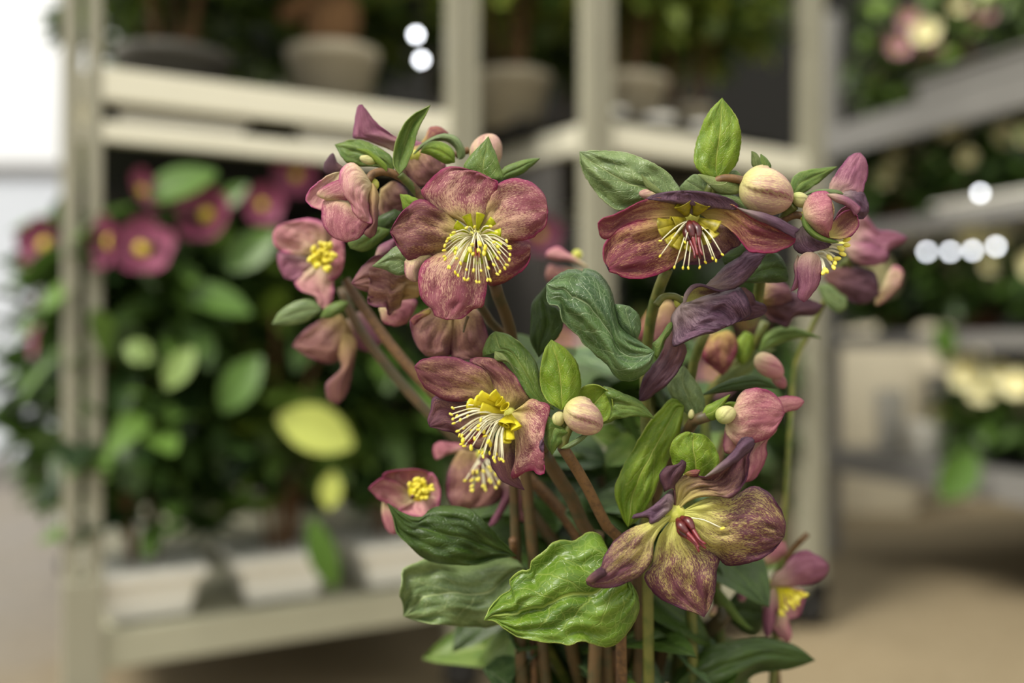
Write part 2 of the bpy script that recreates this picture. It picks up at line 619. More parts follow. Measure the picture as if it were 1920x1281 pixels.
MB['cork'] = plain('stem_brown', '#6f5134', .7, .1, 30)

k = NT('glint_emission')  # emission standing in for bright sky and foil reflections
e_ = k.n('ShaderNodeEmission')
e_.inputs[0].default_value = (.93, .96, 1, 1)
e_.inputs[1].default_value = 9
k.t.links.new(e_.outputs[0], k.out.inputs[0])
MB['bulb'] = k.m
k = NT('paving')
c_ = k.n('ShaderNodeTexCoord').outputs['Object']
sx = k.n('ShaderNodeSeparateXYZ')
k.put(sx.inputs[0], c_)
g_ = k.noise(c_, 1.6, 5, .6)
f_ = k.noise(c_, 45, 5, .7)
side = k.rng(k.math('ADD', sx.outputs[0], k.math('MULTIPLY', k.math('SUBTRACT', g_, .5), 1.2)), -1.0, -.3)
cc = k.mix(side, hx('#716d69'), hx('#85775d'))
cc = k.mix(k.rng(g_, .35, .7, 0, .45), cc, hx('#6c614b'))
cc = k.mix(k.rng(f_, .4, .75, 0, .35), cc, hx('#9b8f76'))
MB['floor'] = k.finish(cc, .75, f_, .3, .002, spec=.3)


def foliage_mat(name, a, b, transl=.2):
    k = NT(name)
    gi = k.n('ShaderNodeNewGeometry').outputs['Random Per Island']
    rp_ = k.n('ShaderNodeValToRGB')
    rp_.color_ramp.elements[0].color = (*hx(a), 1)
    rp_.color_ramp.elements[1].color = (*hx(b), 1)
    k.put(rp_.inputs[0], k.math('POWER', gi, 1.6))
    return k.finish(rp_.outputs[0], .42, transl=transl, spec=.4)


MB['fol_hell'] = foliage_mat('hellebore_foliage', '#1d3116', '#66873a')
MB['fol_dark'] = foliage_mat('dark_foliage', '#22351a', '#738f36')
MB['fol_mid'] = foliage_mat('mid_green_foliage', '#38561c', '#a5b552')
MB['leaf_yellow'] = foliage_mat('yellowing_leaf', '#b2bd57', '#c3c968', .3)
MB['leaf_pale'] = foliage_mat('pale_leaf', '#7f9a52', '#93a962', .3)
MB['leaf_green'] = foliage_mat('fresh_leaf', '#4c6d28', '#5e8034', .3)


def struct(o):
    o['kind'] = 'structure'
    return o


def box_data(c, size, u=Vector((1, 0, 0)), v=Vector((0, 1, 0)), bev=.0, taper=1.0):
    """c centre; size along u, v and z"""
    u = Vector(u).normalized()
    v = Vector(v).normalized()
    V = []
    for z in (-1, 1):
        t = taper if z < 0 else 1
        for a, b in ((-1, -1), (1, -1), (1, 1), (-1, 1)):
            V.append(Vector(c) + u * a * size[0] / 2 * t + v * b * size[1] / 2 * t + Vector((0, 0, z * size[2] / 2)))
    Fc = [(3, 2, 1, 0), (4, 5, 6, 7), (0, 1, 5, 4), (1, 2, 6, 5), (2, 3, 7, 6), (3, 0, 4, 7)]
    return V, Fc, [(0, 0)] * 8


def obj(name, datas, mat, parent=None, bevel=0.0, smooth=False):
    if not isinstance(datas, list):
        datas = [datas]
    V, Fc, UV, MI = merge([(d, 0) for d in datas])
    o = link(name, mesh_np(name, [Vector(v) - ORG for v in V], Fc, UV, smooth=smooth), parent, [MB.get(mat) or M[mat]])
    if bevel:
        m = o.modifiers.new('bevel', 'BEVEL')
        m.width = bevel
        m.segments = 2
        m.limit_method = 'ANGLE'
    return o


X, Y, Z = Vector((1, 0, 0)), Vector((0, 1, 0)), Vector((0, 0, 1))
# ------------------------------------------------------------------ the room
setorg((0, 0, 0))
struct(obj('floor', box_data((0, 3, GZ - .05), (16, 14, .1)), 'floor'))
struct(obj('wall_back', box_data((2.1, 4.3, GZ + 1.6), (7.0, .1, 3.2)), 'dark'))  # near-black backdrop, shade behind the plants put into its colour
struct(obj('wall_left', box_data((-4.5, 3.95, (GZ + 1.47) / 2 + .0), (5.8, .1, 1.47 - GZ)), 'glass_white'))
struct(obj('trim_1', box_data((-4.5, 3.93, 1.475), (5.8, .1, .035)), 'panel'))
struct(obj('baseboard_left', box_data((-4.5, 3.84, GZ + .05), (5.8, .12, .1)), 'panel'))
struct(obj('wall_right', box_data((4.4, 2.0, GZ + 1.6), (.1, 4.5, 3.2)), 'dark'))

# ------------------------------------------------------------------ trolleys
def trolley(name, A, u, w, Lu, Lw, label, shelves, ptype, rear=True):
    A = Vector(A)
    setorg(A)
    A.z = 0
    t = empty(name, A, label, 'plant trolley', None)
    for (a, b, split) in ((0, 0, ptype[0]), (Lu, 0, ptype[1]), (0, Lw, 0), (Lu, Lw, 0)):
        c = A + u * a + w * b
        top = 2.0
        if split:
            d = [box_data(c - u * .0145 + Z * 1.2, (.0185, .022, 1.6), u, w), box_data(c + u * .0145 + Z * 1.2, (.0185, .022, 1.6), u, w),
                 box_data(c + Z * .4175, (.05, .034, .155), u, w)]
        else:
            d = [box_data(c - u * .013 + Z * 1.17, (.022, .03, 1.66), u, w), box_data(c + u * .0135 + Z * 1.17, (.022, .034, 1.66), u, w),
                 box_data(c + w * .006 + Z * 1.17, (.01, .02, 1.66), u, w)]
        obj('post', d, 'post', t, .002)
        obj('caster', [box_data(c + Z * (GZ + .07), (.03, .06, .04), u, w), (lambda e: e)(ell_data(c + Z * (GZ + .03), (0, 0, 1), .03, .03, 10, 14))], 'black', t)
    for (z, h, mat, pm) in shelves:
        cen = A + u * Lu / 2 + w * Lw / 2
        d = [box_data(A + u * Lu / 2 + Z * (z - h / 2), (Lu - .045, .02, h), u, w), box_data(A + u * Lu / 2 + w * Lw + Z * (z - h / 2), (Lu - .05, .02, h), u, w),
             box_data(A + w * Lw / 2 + Z * (z - h / 2), (.02, Lw - .05, h), u, w), box_data(A + u * Lu + w * Lw / 2 + Z * (z - h / 2), (.02, Lw - .05, h), u, w),
             ]
        obj('shelf', d, mat, t, .002)
        obj('shelf_board', box_data(cen + Z * (z - .012), (Lu - .024, Lw - .024, .008), u, w), pm, t)
    return t


uA, wA = Vector((.86, .51, 0)).normalized(), Vector((-.415, .910, 0)).normalized()
A0 = Vector((-.552, 1.28, 0))
tA = trolley('plant_trolley', A0, uA, wA, .55, 1.15, 'cream metal trolley with split upright post holding pink hellebores on its lower shelf',
             [(.425, .05, 'shelf', 'shelf'), (1.085, .026, 'cream', 'board'), (1.155, .042, 'cream', 'board')], (1, 0))
obj('back_panel', box_data(A0 + uA * .28 + wA * 1.1 + Z * .77, (.48, .01, .66), uA, wA), 'black', tA)  # black sheet added to darken the inside of the trolley
obj('side_panel', box_data(A0 + uA * .545 + wA * .6 + Z * .8, (.006, .95, .54), uA, wA), 'black', tA)
uB, wB = Vector((.83, .557, 0)).normalized(), Vector((-.557, .83, 0)).normalized()
B0 = Vector((.137, 1.63, 0))
tB = trolley('plant_trolley', B0, uB, wB, .53, 1.35, 'cream metal trolley with solid posts behind the large hellebore',
             [(.37, .05, 'shelf', 'shelf'), (1.16, .045, 'cream', 'board')], (0, 0))
obj('side_panel', box_data(B0 + wB * .7 + Z * .86, (.006, 1.2, .5), uB, wB), 'panel', tB)
obj('back_panel', box_data(B0 + uB * .26 + wB * .9 + Z * .84, (.48, .01, .55), uB, wB), 'panel', tB)

# right unit
dC = Vector((-.355, .935, 0)).normalized()
nC = Vector((.935, .355, 0)).normalized()
C0 = Vector((1.03, 2.0, 0))
setorg(C0)
tC = empty('display_rack', C0, 'grey steel display rack carrying cream-flowering hellebores on four levels', 'rack')
CS = [(.53, .06), (.82, .035), (1.085, .035), (1.346, .075)]
for z, h in CS:
    obj('shelf', [box_data(C0 + dC * .02 + Z * (z - h / 2), (1.22, .02, h), dC, nC), box_data(C0 + dC * .02 + nC * .5 + Z * (z - .01), (1.22, 1.0, .01), dC, nC)], 'steel', tC, .002)
for a in (-.58, .62):
    for b in (.02, .98):
        obj('post', box_data(C0 + dC * a + nC * b + Z * (GZ + .7), (.035, .035, 1.4), dC, nC), 'steel', tC, .003)
obj('back_panel', box_data(C0 + dC * .02 + nC * .96 + Z * 1.3, (1.16, .01, .9), dC, nC), 'black', tC)
setorg((0, 0, 0))

# ------------------------------------------------------------------ plants behind
rng = np.random.default_rng(3)


def foliage_mesh(name, c, R, n, L, Wd, low=-1.2):
    """n bent leaves springing from a centre; c base, R radii (x, y, z)"""
    nu, nv = 6, 3
    V, Fc = [], []
    for i in range(n):
        az = rng.uniform(0, 2 * math.pi)
        el = rng.uniform(low, 1.3)
        r = rng.uniform(.35, 1) ** .6
        p = np.array([R[0] * r * math.cos(az) * math.cos(el * .8), R[1] * r * math.sin(az) * math.cos(el * .8), R[2] * (.5 + .52 * math.sin(el) * r)])
        d = np.array([math.cos(az), math.sin(az), rng.uniform(-.7, .7)]) + rng.normal(0, .35, 3)
        d /= np.linalg.norm(d)
        up = np.array([0, 0, 1.0]) + rng.normal(0, .35, 3)
        s = np.cross(d, up)
        s /= np.linalg.norm(s)
        nn = np.cross(s, d)
        ll, ww = L * rng.uniform(.6, 1.2), Wd * rng.uniform(.7, 1.2)
        dr = rng.uniform(.1, .5)
        k0 = len(V)
        for a in range(nu):
            u = a / (nu - 1)
            wd = ww * .5 * (math.sin(math.pi * min(.97, max(.04, u))) ** .7)
            for b in (-1, 0, 1):
                V.append(p + d * (u - .5) * ll + s * b * wd + nn * (abs(b) * wd * .3 - dr * ll * u * u))
        for a in range(nu - 1):
            for b in range(nv - 1):
                Fc.append((k0 + a * nv + b, k0 + a * nv + b + 1, k0 + (a + 1) * nv + b + 1, k0 + (a + 1) * nv + b))
    V = [Vector(v) + Vector(c) - ORG for v in V]
    return mesh_np(name, V, Fc)


def bloom_mesh(name, r, mat, n=5, cup=.35):
    """five rounded sepals and a yellow centre around the origin, facing -Y"""
    Vs, Fs, MI = [], [], []
    for k in range(n):
        g = 2 * math.pi * k / n + .3
        rad = Vector((math.cos(g), 0, math.sin(g)))
        tan = Vector((-math.sin(g), 0, math.cos(g)))
        k0 = len(Vs)
        for i in range(6):
            u = i / 5
            wd = r * .62 * math.sin(math.pi * (.12 + .8 * u)) ** .8
            for b in (-1, -.5, 0, .5, 1):
                Vs.append(rad * (u * r) + tan * b * wd + Vector((0, -cup * r * u * u * 1.2 - abs(b) * wd * .25, 0)))
        for i in range(5):
            for b in range(4):
                Fs.append((k0 + i * 5 + b, k0 + i * 5 + b + 1, k0 + (i + 1) * 5 + b + 1, k0 + (i + 1) * 5 + b))
                MI.append(0)
    e = ell_data(Vector((0, -r * .12, 0)), (0, 1, 0), r * .16, r * .26, 6, 10)
    k0 = len(Vs)
    Vs += e[0]
    for f in e[1]:
        Fs.append(tuple(i + k0 for i in f))
        MI.append(1)
    me = mesh_np(name, Vs, Fs, None, MI)
    me.materials.append(MB[mat])
    me.materials.append(MB['yellow'])
    return me


BLOOM = {'pink': bloom_mesh('bloom_pink', .036, 'pink_fl'), 'rose': bloom_mesh('bloom_rose', .036, 'rose_fl'), 'cream': bloom_mesh('bloom_cream', .032, 'cream_fl')}


def bloom(parent, loc, kind, face=(0, -1, 0), s=1.0):
    o = bpy.data.objects.new('flower', BLOOM[kind])
    COL.objects.link(o)
    o.parent = parent
    o.location = Vector(loc) - ORG
    o.rotation_euler = (-Vector(face)).to_track_quat('Y', 'Z').to_euler()
    o.scale = (s, s, s)
    return o


def lathe(prof, c, n=32):
    V, Fc, UV = [], [], []
    for i, (r, z) in enumerate(prof):
        for k in range(n):
            g = 2 * math.pi * k / n
            V.append(Vector((c[0] + r * math.cos(g), c[1] + r * math.sin(g), c[2] + z)))
            UV.append((i / len(prof), k / n))
    for i in range(len(prof) - 1):
        for k in range(n):
            Fc.append((i * n + k, i * n + (k + 1) % n, (i + 1) * n + (k + 1) % n, (i + 1) * n + k))
    Fc.append(tuple(range(n))[::-1])
    Fc.append(tuple((len(prof) - 1) * n + k for k in range(n)))
    return V, Fc, UV


def round_pot(parent, c, r, h, mat):
    obj('pot', lathe([(r * .74, 0), (r * .95, h * .82), (r, h * .83), (r * 1.03, h), (r * .93, h), (r * .9, h * .88), (.002, h * .87)], c), mat, parent, smooth=True)


def square_pot(parent, c, wd, h, u, v, mat='white'):
    c = Vector(c)
    d = [box_data(c + Z * h * .4, (wd * .86, wd * .86, h * .8), u, v, taper=.82), box_data(c + Z * h * .87, (wd, wd, h * .26), u, v)]
    obj('pot', d, mat, parent, .006)


def potted(name, loc, label, cat='plant', group=None, pot=None, fol=None, R=(.15, .15, .4), n=150, L=.09, Wd=.04, blooms=(), low=-1.2, lift=.0, stems=6):
    loc = Vector(loc)
    setorg(loc)
    t = empty(name, loc, label, cat, group)
    h = 0
    if pot:
        kind, r, h = pot[:3]
        if kind == 'square':
            square_pot(t, loc, r, h, uA, wA)
        else:
            round_pot(t, loc, r, h, kind)
    c = loc + Z * (h * .8)
    link('foliage', foliage_mesh('foliage', c - Z * .02 + Z * lift, R, n, L, Wd, low=low), t, [MB[fol]])
    d = []
    for k in range(stems):
        a = rng.uniform(0, 6.28)
        q = c + Vector((math.cos(a) * R[0] * .7, math.sin(a) * R[1] * .7, R[2] * rng.uniform(.6, 1)))
        d.append(tube_data([c + Vector((math.cos(a), math.sin(a), 0)) * .02, (c + q) / 2 + Vector((0, 0, R[2] * .1)), q], [.004, .0025], 6, 6))
    if d:
        obj('stems', d, 'cork', t, smooth=True)
    for b in blooms:
        bloom(t, *b)
    return t


def single_leaf(parent, c, d, up, L, Wd, mat):
    V, Fc = [], []
    d = Vector(d).normalized()
    s = d.cross(Vector(up)).normalized()
    nn = s.cross(d)
    for i in range(11):
        u = i / 10
        wd = Wd * .5 * (math.sin(math.pi * min(.985, max(.02, u))) ** .7)
        for b in range(-3, 4):
            V.append(Vector(c) + d * (u - .5) * L + s * (b / 3) * wd + nn * (abs(b / 3) * wd * .25 - .12 * L * u * u) - ORG)
    for i in range(10):
        for b in range(6):
            Fc.append((i * 7 + b, i * 7 + b + 1, (i + 1) * 7 + b + 1, (i + 1) * 7 + b))
    return link('leaf', mesh_np('leaf', V, Fc), parent, [MB[mat]])


# pink hellebores on the lower shelf of the left trolley
def onA(s, t, z):
    return A0 + uA * s + wA * t + Z * z


pl1 = potted('potted_hellebore', onA(.085, .075, .425), 'potted pink hellebore in a low white square pot behind the split post', group='pink hellebores on the left trolley', lift=.06, pot=('square', .15, .07), fol='fol_hell', R=(.15, .14, .48), n=420, L=.095, Wd=.042,
             blooms=[(P(268, 470, 1.27), 'pink', (.3, -1, .4), 1.1), (P(212, 455, 1.26), 'pink', (-.6, -.7, 0), 1.0), (P(262, 360, 1.27), 'pink', (.8, -.3, .3), .8)])
single_leaf(pl1, P(335, 345, 1.29), (.8, .2, .45), (0, -.8, .5), .10, .055, 'leaf_green')
single_leaf(pl1, P(335, 690, 1.25), (.5, .0, .8), (0, -1, .2), .06, .035, 'leaf_pale')
single_leaf(pl1, P(260, 660, 1.24), (-.5, .0, .3), (0, -1, .4), .04, .03, 'leaf_pale')
single_leaf(pl1, P(400, 560, 1.29), (.8, .0, -.2), (0, -.6, .6), .10, .05, 'leaf_green')
pl2 = potted('potted_hellebore', onA(.455, .075, .425), 'potted pink hellebore with one big yellow leaf', group='pink hellebores on the left trolley', lift=.06, pot=('square', .15, .07), fol='fol_hell', R=(.15, .14, .50), n=420, L=.095, Wd=.042,
             blooms=[(P(390, 405, 1.32), 'pink', (-.2, -1, .2), 1.1), (P(556, 330, 1.45), 'pink', (0, -1, 0), .9), (P(490, 385, 1.36), 'pink', (.5, -1, 0), .8)])
single_leaf(pl2, P(592, 806, 1.32), (.9, .1, -.32), (.2, -1, .5), .105, .066, 'leaf_yellow')
single_leaf(pl2, P(450, 720, 1.29), (.5, .0, .8), (0, -1, .3), .085, .05, 'leaf_green')
single_leaf(pl2, P(620, 920, 1.32), (.1, .0, 1), (0, -1, .1), .05, .03, 'leaf_yellow')
single_leaf(pl2, P(605, 1040, 1.30), (.3, .0, -1), (0, -1, .1), .10, .038, 'leaf_green')
single_leaf(pl2, P(430, 370, 1.36), (.8, .0, .7), (0, -1, .3), .06, .03, 'leaf_green')
single_leaf(pl2, P(470, 470, 1.32), (.6, .0, .5), (0, -1, .3), .08, .05, 'leaf_green')
pl3 = potted('potted_hellebore', onA(.04, .45, .425), 'potted pink hellebore spilling out of the left side of the trolley', group='pink hellebores on the left trolley', lift=.06, pot=('square', .15, .07), fol='fol_hell', R=(.15, .18, .5), n=380, L=.095, Wd=.042,
             blooms=[(P(88, 460, 1.46), 'pink', (-.2, -1, 0), 1.1), (P(98, 585, 1.46), 'pink', (-.6, -1, 0), .9), (P(75, 640, 1.48), 'pink', (-.8, -.6, 0), .7)])
pl4 = potted('potted_hellebore', onA(.27, .08, .425), 'dark leafy hellebore in the middle white square pot', group='pink hellebores on the left trolley', lift=.06, pot=('square', .15, .07), fol='fol_dark', R=(.16, .16, .45), n=330, L=.095, Wd=.042)
pl5 = potted('potted_hellebore', onA(.28, .9, .425), 'rearmost leafy potted hellebore on the left trolley', group='pink hellebores on the left trolley', lift=.06, pot=('square', .15, .07), fol='fol_dark', R=(.2, .2, .45), n=330, L=.095, Wd=.042)
# white trays
setorg((0, 0, 0))


def tray(loc, size, u, v, mat, name='plant_tray', label='', group=None):
    loc = Vector(loc)
    setorg(loc)
    t = 0.004
    a, b, h = size
    d = [box_data(loc + Z * t / 2, (a, b, t), u, v), box_data(loc + v * (b / 2) + Z * h / 2, (a, t, h), u, v), box_data(loc - v * (b / 2) + Z * h / 2, (a, t, h), u, v),
         box_data(loc + u * (a / 2) + Z * h / 2, (t, b, h), u, v), box_data(loc - u * (a / 2) + Z * h / 2, (t, b, h), u, v),
         box_data(loc - v * (b / 2 + .006) + Z * (h - .003), (a + .02, .012, .006), u, v)]
    o = obj(name, d, mat, None)
    o.location = loc
    o['label'] = label
    o['category'] = 'tray'
    if group:
        o['group'] = group
    return o


tray(onA(.13, .13, 1.086), (.16, .2, .024), uA, wA, 'white', label='white tray slid under the upper shelf next to the split post')
tray(onA(.40, .13, 1.086), (.2, .2, .024), uA, wA, 'white', label='white tray slid under the upper shelf next to the solid post')
# pots and plants on the upper shelves
setorg((0, 0, 0))
up1 = potted('potted_shrub', onA(.13, .17, 1.155), 'dark leafy shrub in a low grey pot at the left end of the upper shelf', pot=('pot_grey', .085, .075), fol='fol_dark', R=(.15, .15, .34), n=408, L=.07, Wd=.035, lift=.07, low=-.8)
up2 = potted('potted_shrub', onA(.38, .16, 1.155), 'green shrub with brown woody base in a beige pot on the upper shelf', pot=('pot_beige', .074, .115), fol='fol_mid', R=(.15, .13, .36), n=289, L=.06, Wd=.03, lift=.07, low=-.8)
obj('woody_base', [ell_data(up2.location + Z * .16, (.3, 0, 1), .06, .045, 8, 12), ell_data(up2.location + Z * .19 - X * .05, (1, 0, .5), .045, .022, 8, 12)], 'bark', up2, smooth=True)
up3 = potted('potted_shrub', onA(.17, .6, 1.155), 'dark bush filling the back of the upper shelf of the left trolley', pot=('pot_grey', .08, .1), fol='fol_dark', R=(.24, .24, .5), n=612, L=.08, Wd=.04, lift=.07, low=-.8)
up3b = potted('potted_shrub', onA(.45, .55, 1.155), 'tall green bush in front of the solid cream post', pot=('pot_grey', .08, .1), fol='fol_mid', R=(.2, .2, .5), n=561, L=.07, Wd=.035, lift=.07, low=-.8)
up3c = potted('potted_shrub', onA(.28, .95, 1.155), 'rearmost dark bush on the upper shelf', pot=('pot_grey', .08, .1), fol='fol_dark', R=(.26, .26, .55), n=612, L=.08, Wd=.04, lift=.07, low=-.8)


def onB(s, t, z):
    return B0 + uB * s + wB * t + Z * z


up4 = potted('potted_shrub', onB(-.02, .22, 1.18), 'green bush in a beige pot left of the middle post', pot=('pot_beige', .072, .1), fol='fol_mid', R=(.17, .17, .42), n=510, L=.075, Wd=.035, lift=.07, low=-.8)
up5 = potted('potted_shrub', onB(.20, .16, 1.18), 'green bush in a wide beige pot on the black tray', pot=('pot_beige', .08, .11), fol='fol_mid', R=(.18, .17, .42), n=510, L=.075, Wd=.035, lift=.07, low=-.8)
up6 = potted('potted_shrub', onB(.38, .18, 1.18), 'green bush in a small beige pot beside the right post', pot=('pot_beige', .05, .085), fol='fol_mid', R=(.21, .17, .44), n=620, L=.07, Wd=.035, lift=.07, low=-.8)
up7 = potted('potted_shrub', onB(.12, .65, 1.18), 'dark bush behind the beige pots', pot=('pot_grey', .08, .1), fol='fol_dark', R=(.26, .26, .55), n=714, L=.085, Wd=.04, lift=.07, low=-.8)
up8 = potted('potted_shrub', onB(.42, .7, 1.18), 'dark bush at the back beside the right post', pot=('pot_grey', .08, .1), fol='fol_dark', R=(.26, .26, .55), n=714, L=.085, Wd=.04, lift=.07, low=-.8)
tray(onB(.23, .17, 1.161), (.42, .3, .02), uB, wB, 'black', label='black tray under the beige pots')
tray(onB(-.02, .40, 1.161), (.06, .5, .02), uB, wB, 'black', label='narrow black tray along the left edge of the trolley')
up9 = potted('potted_shrub', onB(.46, .38, 1.16), 'green bush at the right end of the middle trolley', pot=('pot_grey', .07, .09), fol='fol_mid', R=(.2, .2, .5), n=520, L=.08, Wd=.04, lift=.07, low=-.8)
for i, (s_, t_, r_, txt) in enumerate(((.07, .035, .022, 'left one of three along the black tray edge'), (.17, .035, .03, 'middle and widest of three along the black tray edge'), (.27, .035, .02, 'right one of three along the black tray edge'))):
    base = onB(s_, t_, 1.181)
    setorg(base)
    t = obj('rim_highlight', lathe([(r_ * .8, 0), (r_, .014), (r_ * .94, .014), (r_ * .74, .003)], base), 'white', None, smooth=True)  # white discs added in place of highlights on clear pot rims
    t.location = base
    t['label'] = 'small white disc added as a pot rim highlight, ' + txt
    t['category'] = 'saucer'
# lower hellebores of the middle trolley
lo1 = potted('potted_hellebore', onB(.44, .2, .37), 'leafy potted hellebore beside the right post of the middle trolley', pot=('pot_grey', .08, .12), fol='fol_hell', R=(.23, .18, .52), n=520, L=.10, Wd=.05,
             blooms=[(P(1400, 600, 1.9), 'pink', (.3, -1, 0), 1.0), (P(1340, 700, 1.85), 'rose', (-.3, -1, 0), 1.0)])
lo2 = potted('potted_hellebore', onB(.12, .2, .37), 'leafy potted hellebore behind the stems of the large one', pot=('pot_grey', .08, .12), fol='fol_hell', R=(.17, .17, .42), n=240, L=.10, Wd=.05,
             blooms=[(P(1010, 440, 1.7), 'pink', (.3, -1, 0), 1.0), (P(1055, 640, 1.7), 'rose', (-.3, -1, 0), 1.0)])
single_leaf(lo1, P(1610, 915, 1.85), (.6, 0, .8), (0, -1, .2), .12, .08, 'leaf_green')
single_leaf(lo1, P(1575, 640, 1.8), (.3, 0, -.8), (0, -1, .2), .07, .05, 'leaf_green')


# cream hellebores on the right rack
def onC(a, b, z):
    return C0 + dC * a + nC * b + Z * z


cream_specs = []
for li, (z, a0, a1, nn_) in enumerate(((.53, -.45, .2, 4), (.82, -.5, .55, 5), (1.085, -.45, .55, 5), (1.346, -.45, .55, 5))):
    for i in range(nn_):
        a = a0 + (a1 - a0) * i / (nn_ - 1)
        for b in ((.17,) if li != 3 else (.2,)):
            cream_specs.append((li, i, a, b, z))
lvl = ['lowest', 'second lowest', 'second highest', 'top']
ordn = ['nearest to the lens', 'second from the near end', 'middle one', 'second from the far end', 'at the far end']
for (li, i, a, b, z) in cream_specs:
    base = onC(a, b, z)
    hh = .19 if li < 3 else .32
    bls = []
    dcam = base.y
    nbl = 13 if li == 0 else (9 if li != 3 else 5)
    for q in range(nbl):
        off = dC * rng.uniform(-.12, .12) + nC * rng.uniform(-.16, -.02) + Z * (.06 + (hh if li < 3 else .2) * rng.uniform(.25, .95))
        bls.append((base + off, 'cream' if (li < 3 or rng.random() < .4) else 'rose', (-.4 + rng.uniform(-.4, .4), -1, rng.uniform(-.1, .5)), rng.uniform(.6, 1.05) * (1.2 if li == 0 else 1)))
    potted('potted_hellebore', base, 'cream hellebore on the %s rack level, %s' % (lvl[li], ordn[i] if (li > 0 or i < 3) else 'last before the white tubs'), group='cream hellebores on the display rack',
           pot=('terra' if li in (1, 2) else 'black', .06, .06), fol='fol_hell' if li < 3 else 'fol_dark', R=(.15, .15, hh), n=230, L=.07, Wd=.035, blooms=bls, stems=3)
tray(onC(.08, .1, 1.347), (.40, .22, .045), dC, nC, 'steel', label='grey tray on the top level of the display rack')
tray(onC(.05, .1, 1.0855), (.36, .2, .02), dC, nC, 'white', label='white tray on the second highest level of the display rack')
for i, (a, b, r, h) in enumerate(((.33, .05, .042, .08), (.46, .07, .036, .15), (.40, .19, .05, .19))):
    base = onC(a, b, .53)
    setorg(base)
    t = obj('plastic_tub', lathe([(r * .8, 0), (r, h * .95), (r * 1.06, h), (r * .94, h), (r * .76, h * .1)], base), 'white', None, smooth=True)
    t.location = base
    t['label'] = ['low white plastic tub in front on the lowest rack level', 'slim white plastic tub at the end of the lowest rack level', 'tall white plastic tub behind the two smaller ones'][i]
    t['category'] = 'tub'
setorg((0, 0, 0))
for i, (px, dd, wd, h) in enumerate(((1600, 3.3, .3, .58), (1690, 3.5, .22, .6), (1760, 3.6, .2, .56))):
    c = P(px, 640, dd)
    c.z = GZ
    setorg(c)
    t = obj('cardboard_box', [box_data(c + Z * h / 2, (wd, .3, h), X, Y)], 'box', None, .006)
    obj('flap', box_data(c + Z * (h + .004) - Y * .08, (wd - .01, .13, .006), X, Y), 'box', t)
    t.location = c
    t.children[0].location = (0, 0, 0)
    t['label'] = ['wide tall beige box behind the right-hand post', 'narrow tall beige box between two others', 'narrow beige box furthest behind the rack'][i]
    t['category'] = 'box'
setorg((0, 0, 0))

glints = [(780, 65, 1.58, 'upper one beside the tall bush'), (790, 112, 1.62, 'lower one beside the tall bush'), (1738, 472, 2.12, 'left end of the row under a rack level'), (1782, 472, 2.08, 'second in the row under a rack level'), (1824, 470, 2.04, 'third in the row under a rack level'),
         (1868, 462, 2.0, 'fourth in the row under a rack level'), (1838, 362, 2.0, 'single one above the row on the rack')]
for (px, py, dd, txt) in glints:  # added glowing balls stand in for out-of-focus highlights
    c = P(px, py, dd)
    setorg(c)
    o = obj('glint_ball', ell_data(c, (0, 0, 1), .0055, .0055, 10, 14), 'bulb', None, smooth=True)
    o.location = c
    o['label'] = 'small glowing ball added as a bright spot, ' + txt
    o['category'] = 'light bulb'
    o['group'] = 'small glowing balls added as bright spots'
    obj('glint_cord', tube_data([c + Z * .008, c + Z * .03, c + Z * (.07 if py > 200 else .5)], [.001, .001], 6, 6), 'black', o)  # added thread so the glowing ball hangs from something
setorg((0, 0, 0))
# ------------------------------------------------------------------ the hellebore in front
BASE = P(1180, 640, .53)
BASE.z = GZ
setorg(BASE)
plant = empty('hellebore_plant', BASE, 'large potted hellebore with wide purple-pink freckled flowers standing in front of the trolleys', 'plant')


def bl(par, *a, **k):
    return blade('petal', par, *a, **k)


def lf(*a, **k):
    k.setdefault('thick', .0005)
    return blade('leaf', plant, *a, **k)


# --- open flower with the round face (crop 1)
fl, c = flower(plant, 1, (1048, 745), .450, 3.2, 'open freckled rose flower facing out, yellow stamens')
bl(fl, 1, '1045,735 960,675 860,640 775,545 785,510 850,440 905,408 975,412 1060,435 1130,470 1158,490 1130,590 1075,680', 8, .447, zb=3, zt=-1, bulge=1.5, tilt=-.5, edge=1.5, rip=5, mat='rose', back='dusk')
bl(fl, 1, '1055,745 1085,640 1130,535 1180,480 1250,466 1330,490 1390,550 1407,630 1395,705 1350,745 1335,762 1290,775 1200,777 1120,775', 7, .448, zb=3, zt=-3, bulge=1.5, edge=1, rip=5, mat='rose', back='dusk')
bl(fl, 1, '1030,760 940,815 860,850 800,872 740,876 700,868 655,810 640,775 617,735 640,685 700,612 768,570 850,610 950,680', 8, .450, zb=1, zt=-2, bulge=2, edge=2, rip=7, mat='rosebrown', back='dusk')
bl(fl, 1, '1035,770 915,825 840,850 780,895 758,960 765,1035 790,1090 830,1120 835,1150 900,1172 980,1165 1035,1120 1085,1100 1103,1000 1098,910 1080,840', 9, .449, zb=1, zt=-4, bulge=2.5, edge=2, rip=5, mat='rose', back='dusk')
bl(fl, 1, '1055,770 1080,860 1090,950 1110,1000 1180,990 1255,945 1300,905 1320,850 1303,815 1318,790 1300,773 1200,765 1120,758', 8, .454, zb=0, zt=2, bulge=2, edge=2, rip=6, mat='crimson', back='dusk')
random.seed(11)
q0 = pts(1, '1050,735')[0]
root = P(q0[0], q0[1], .447)
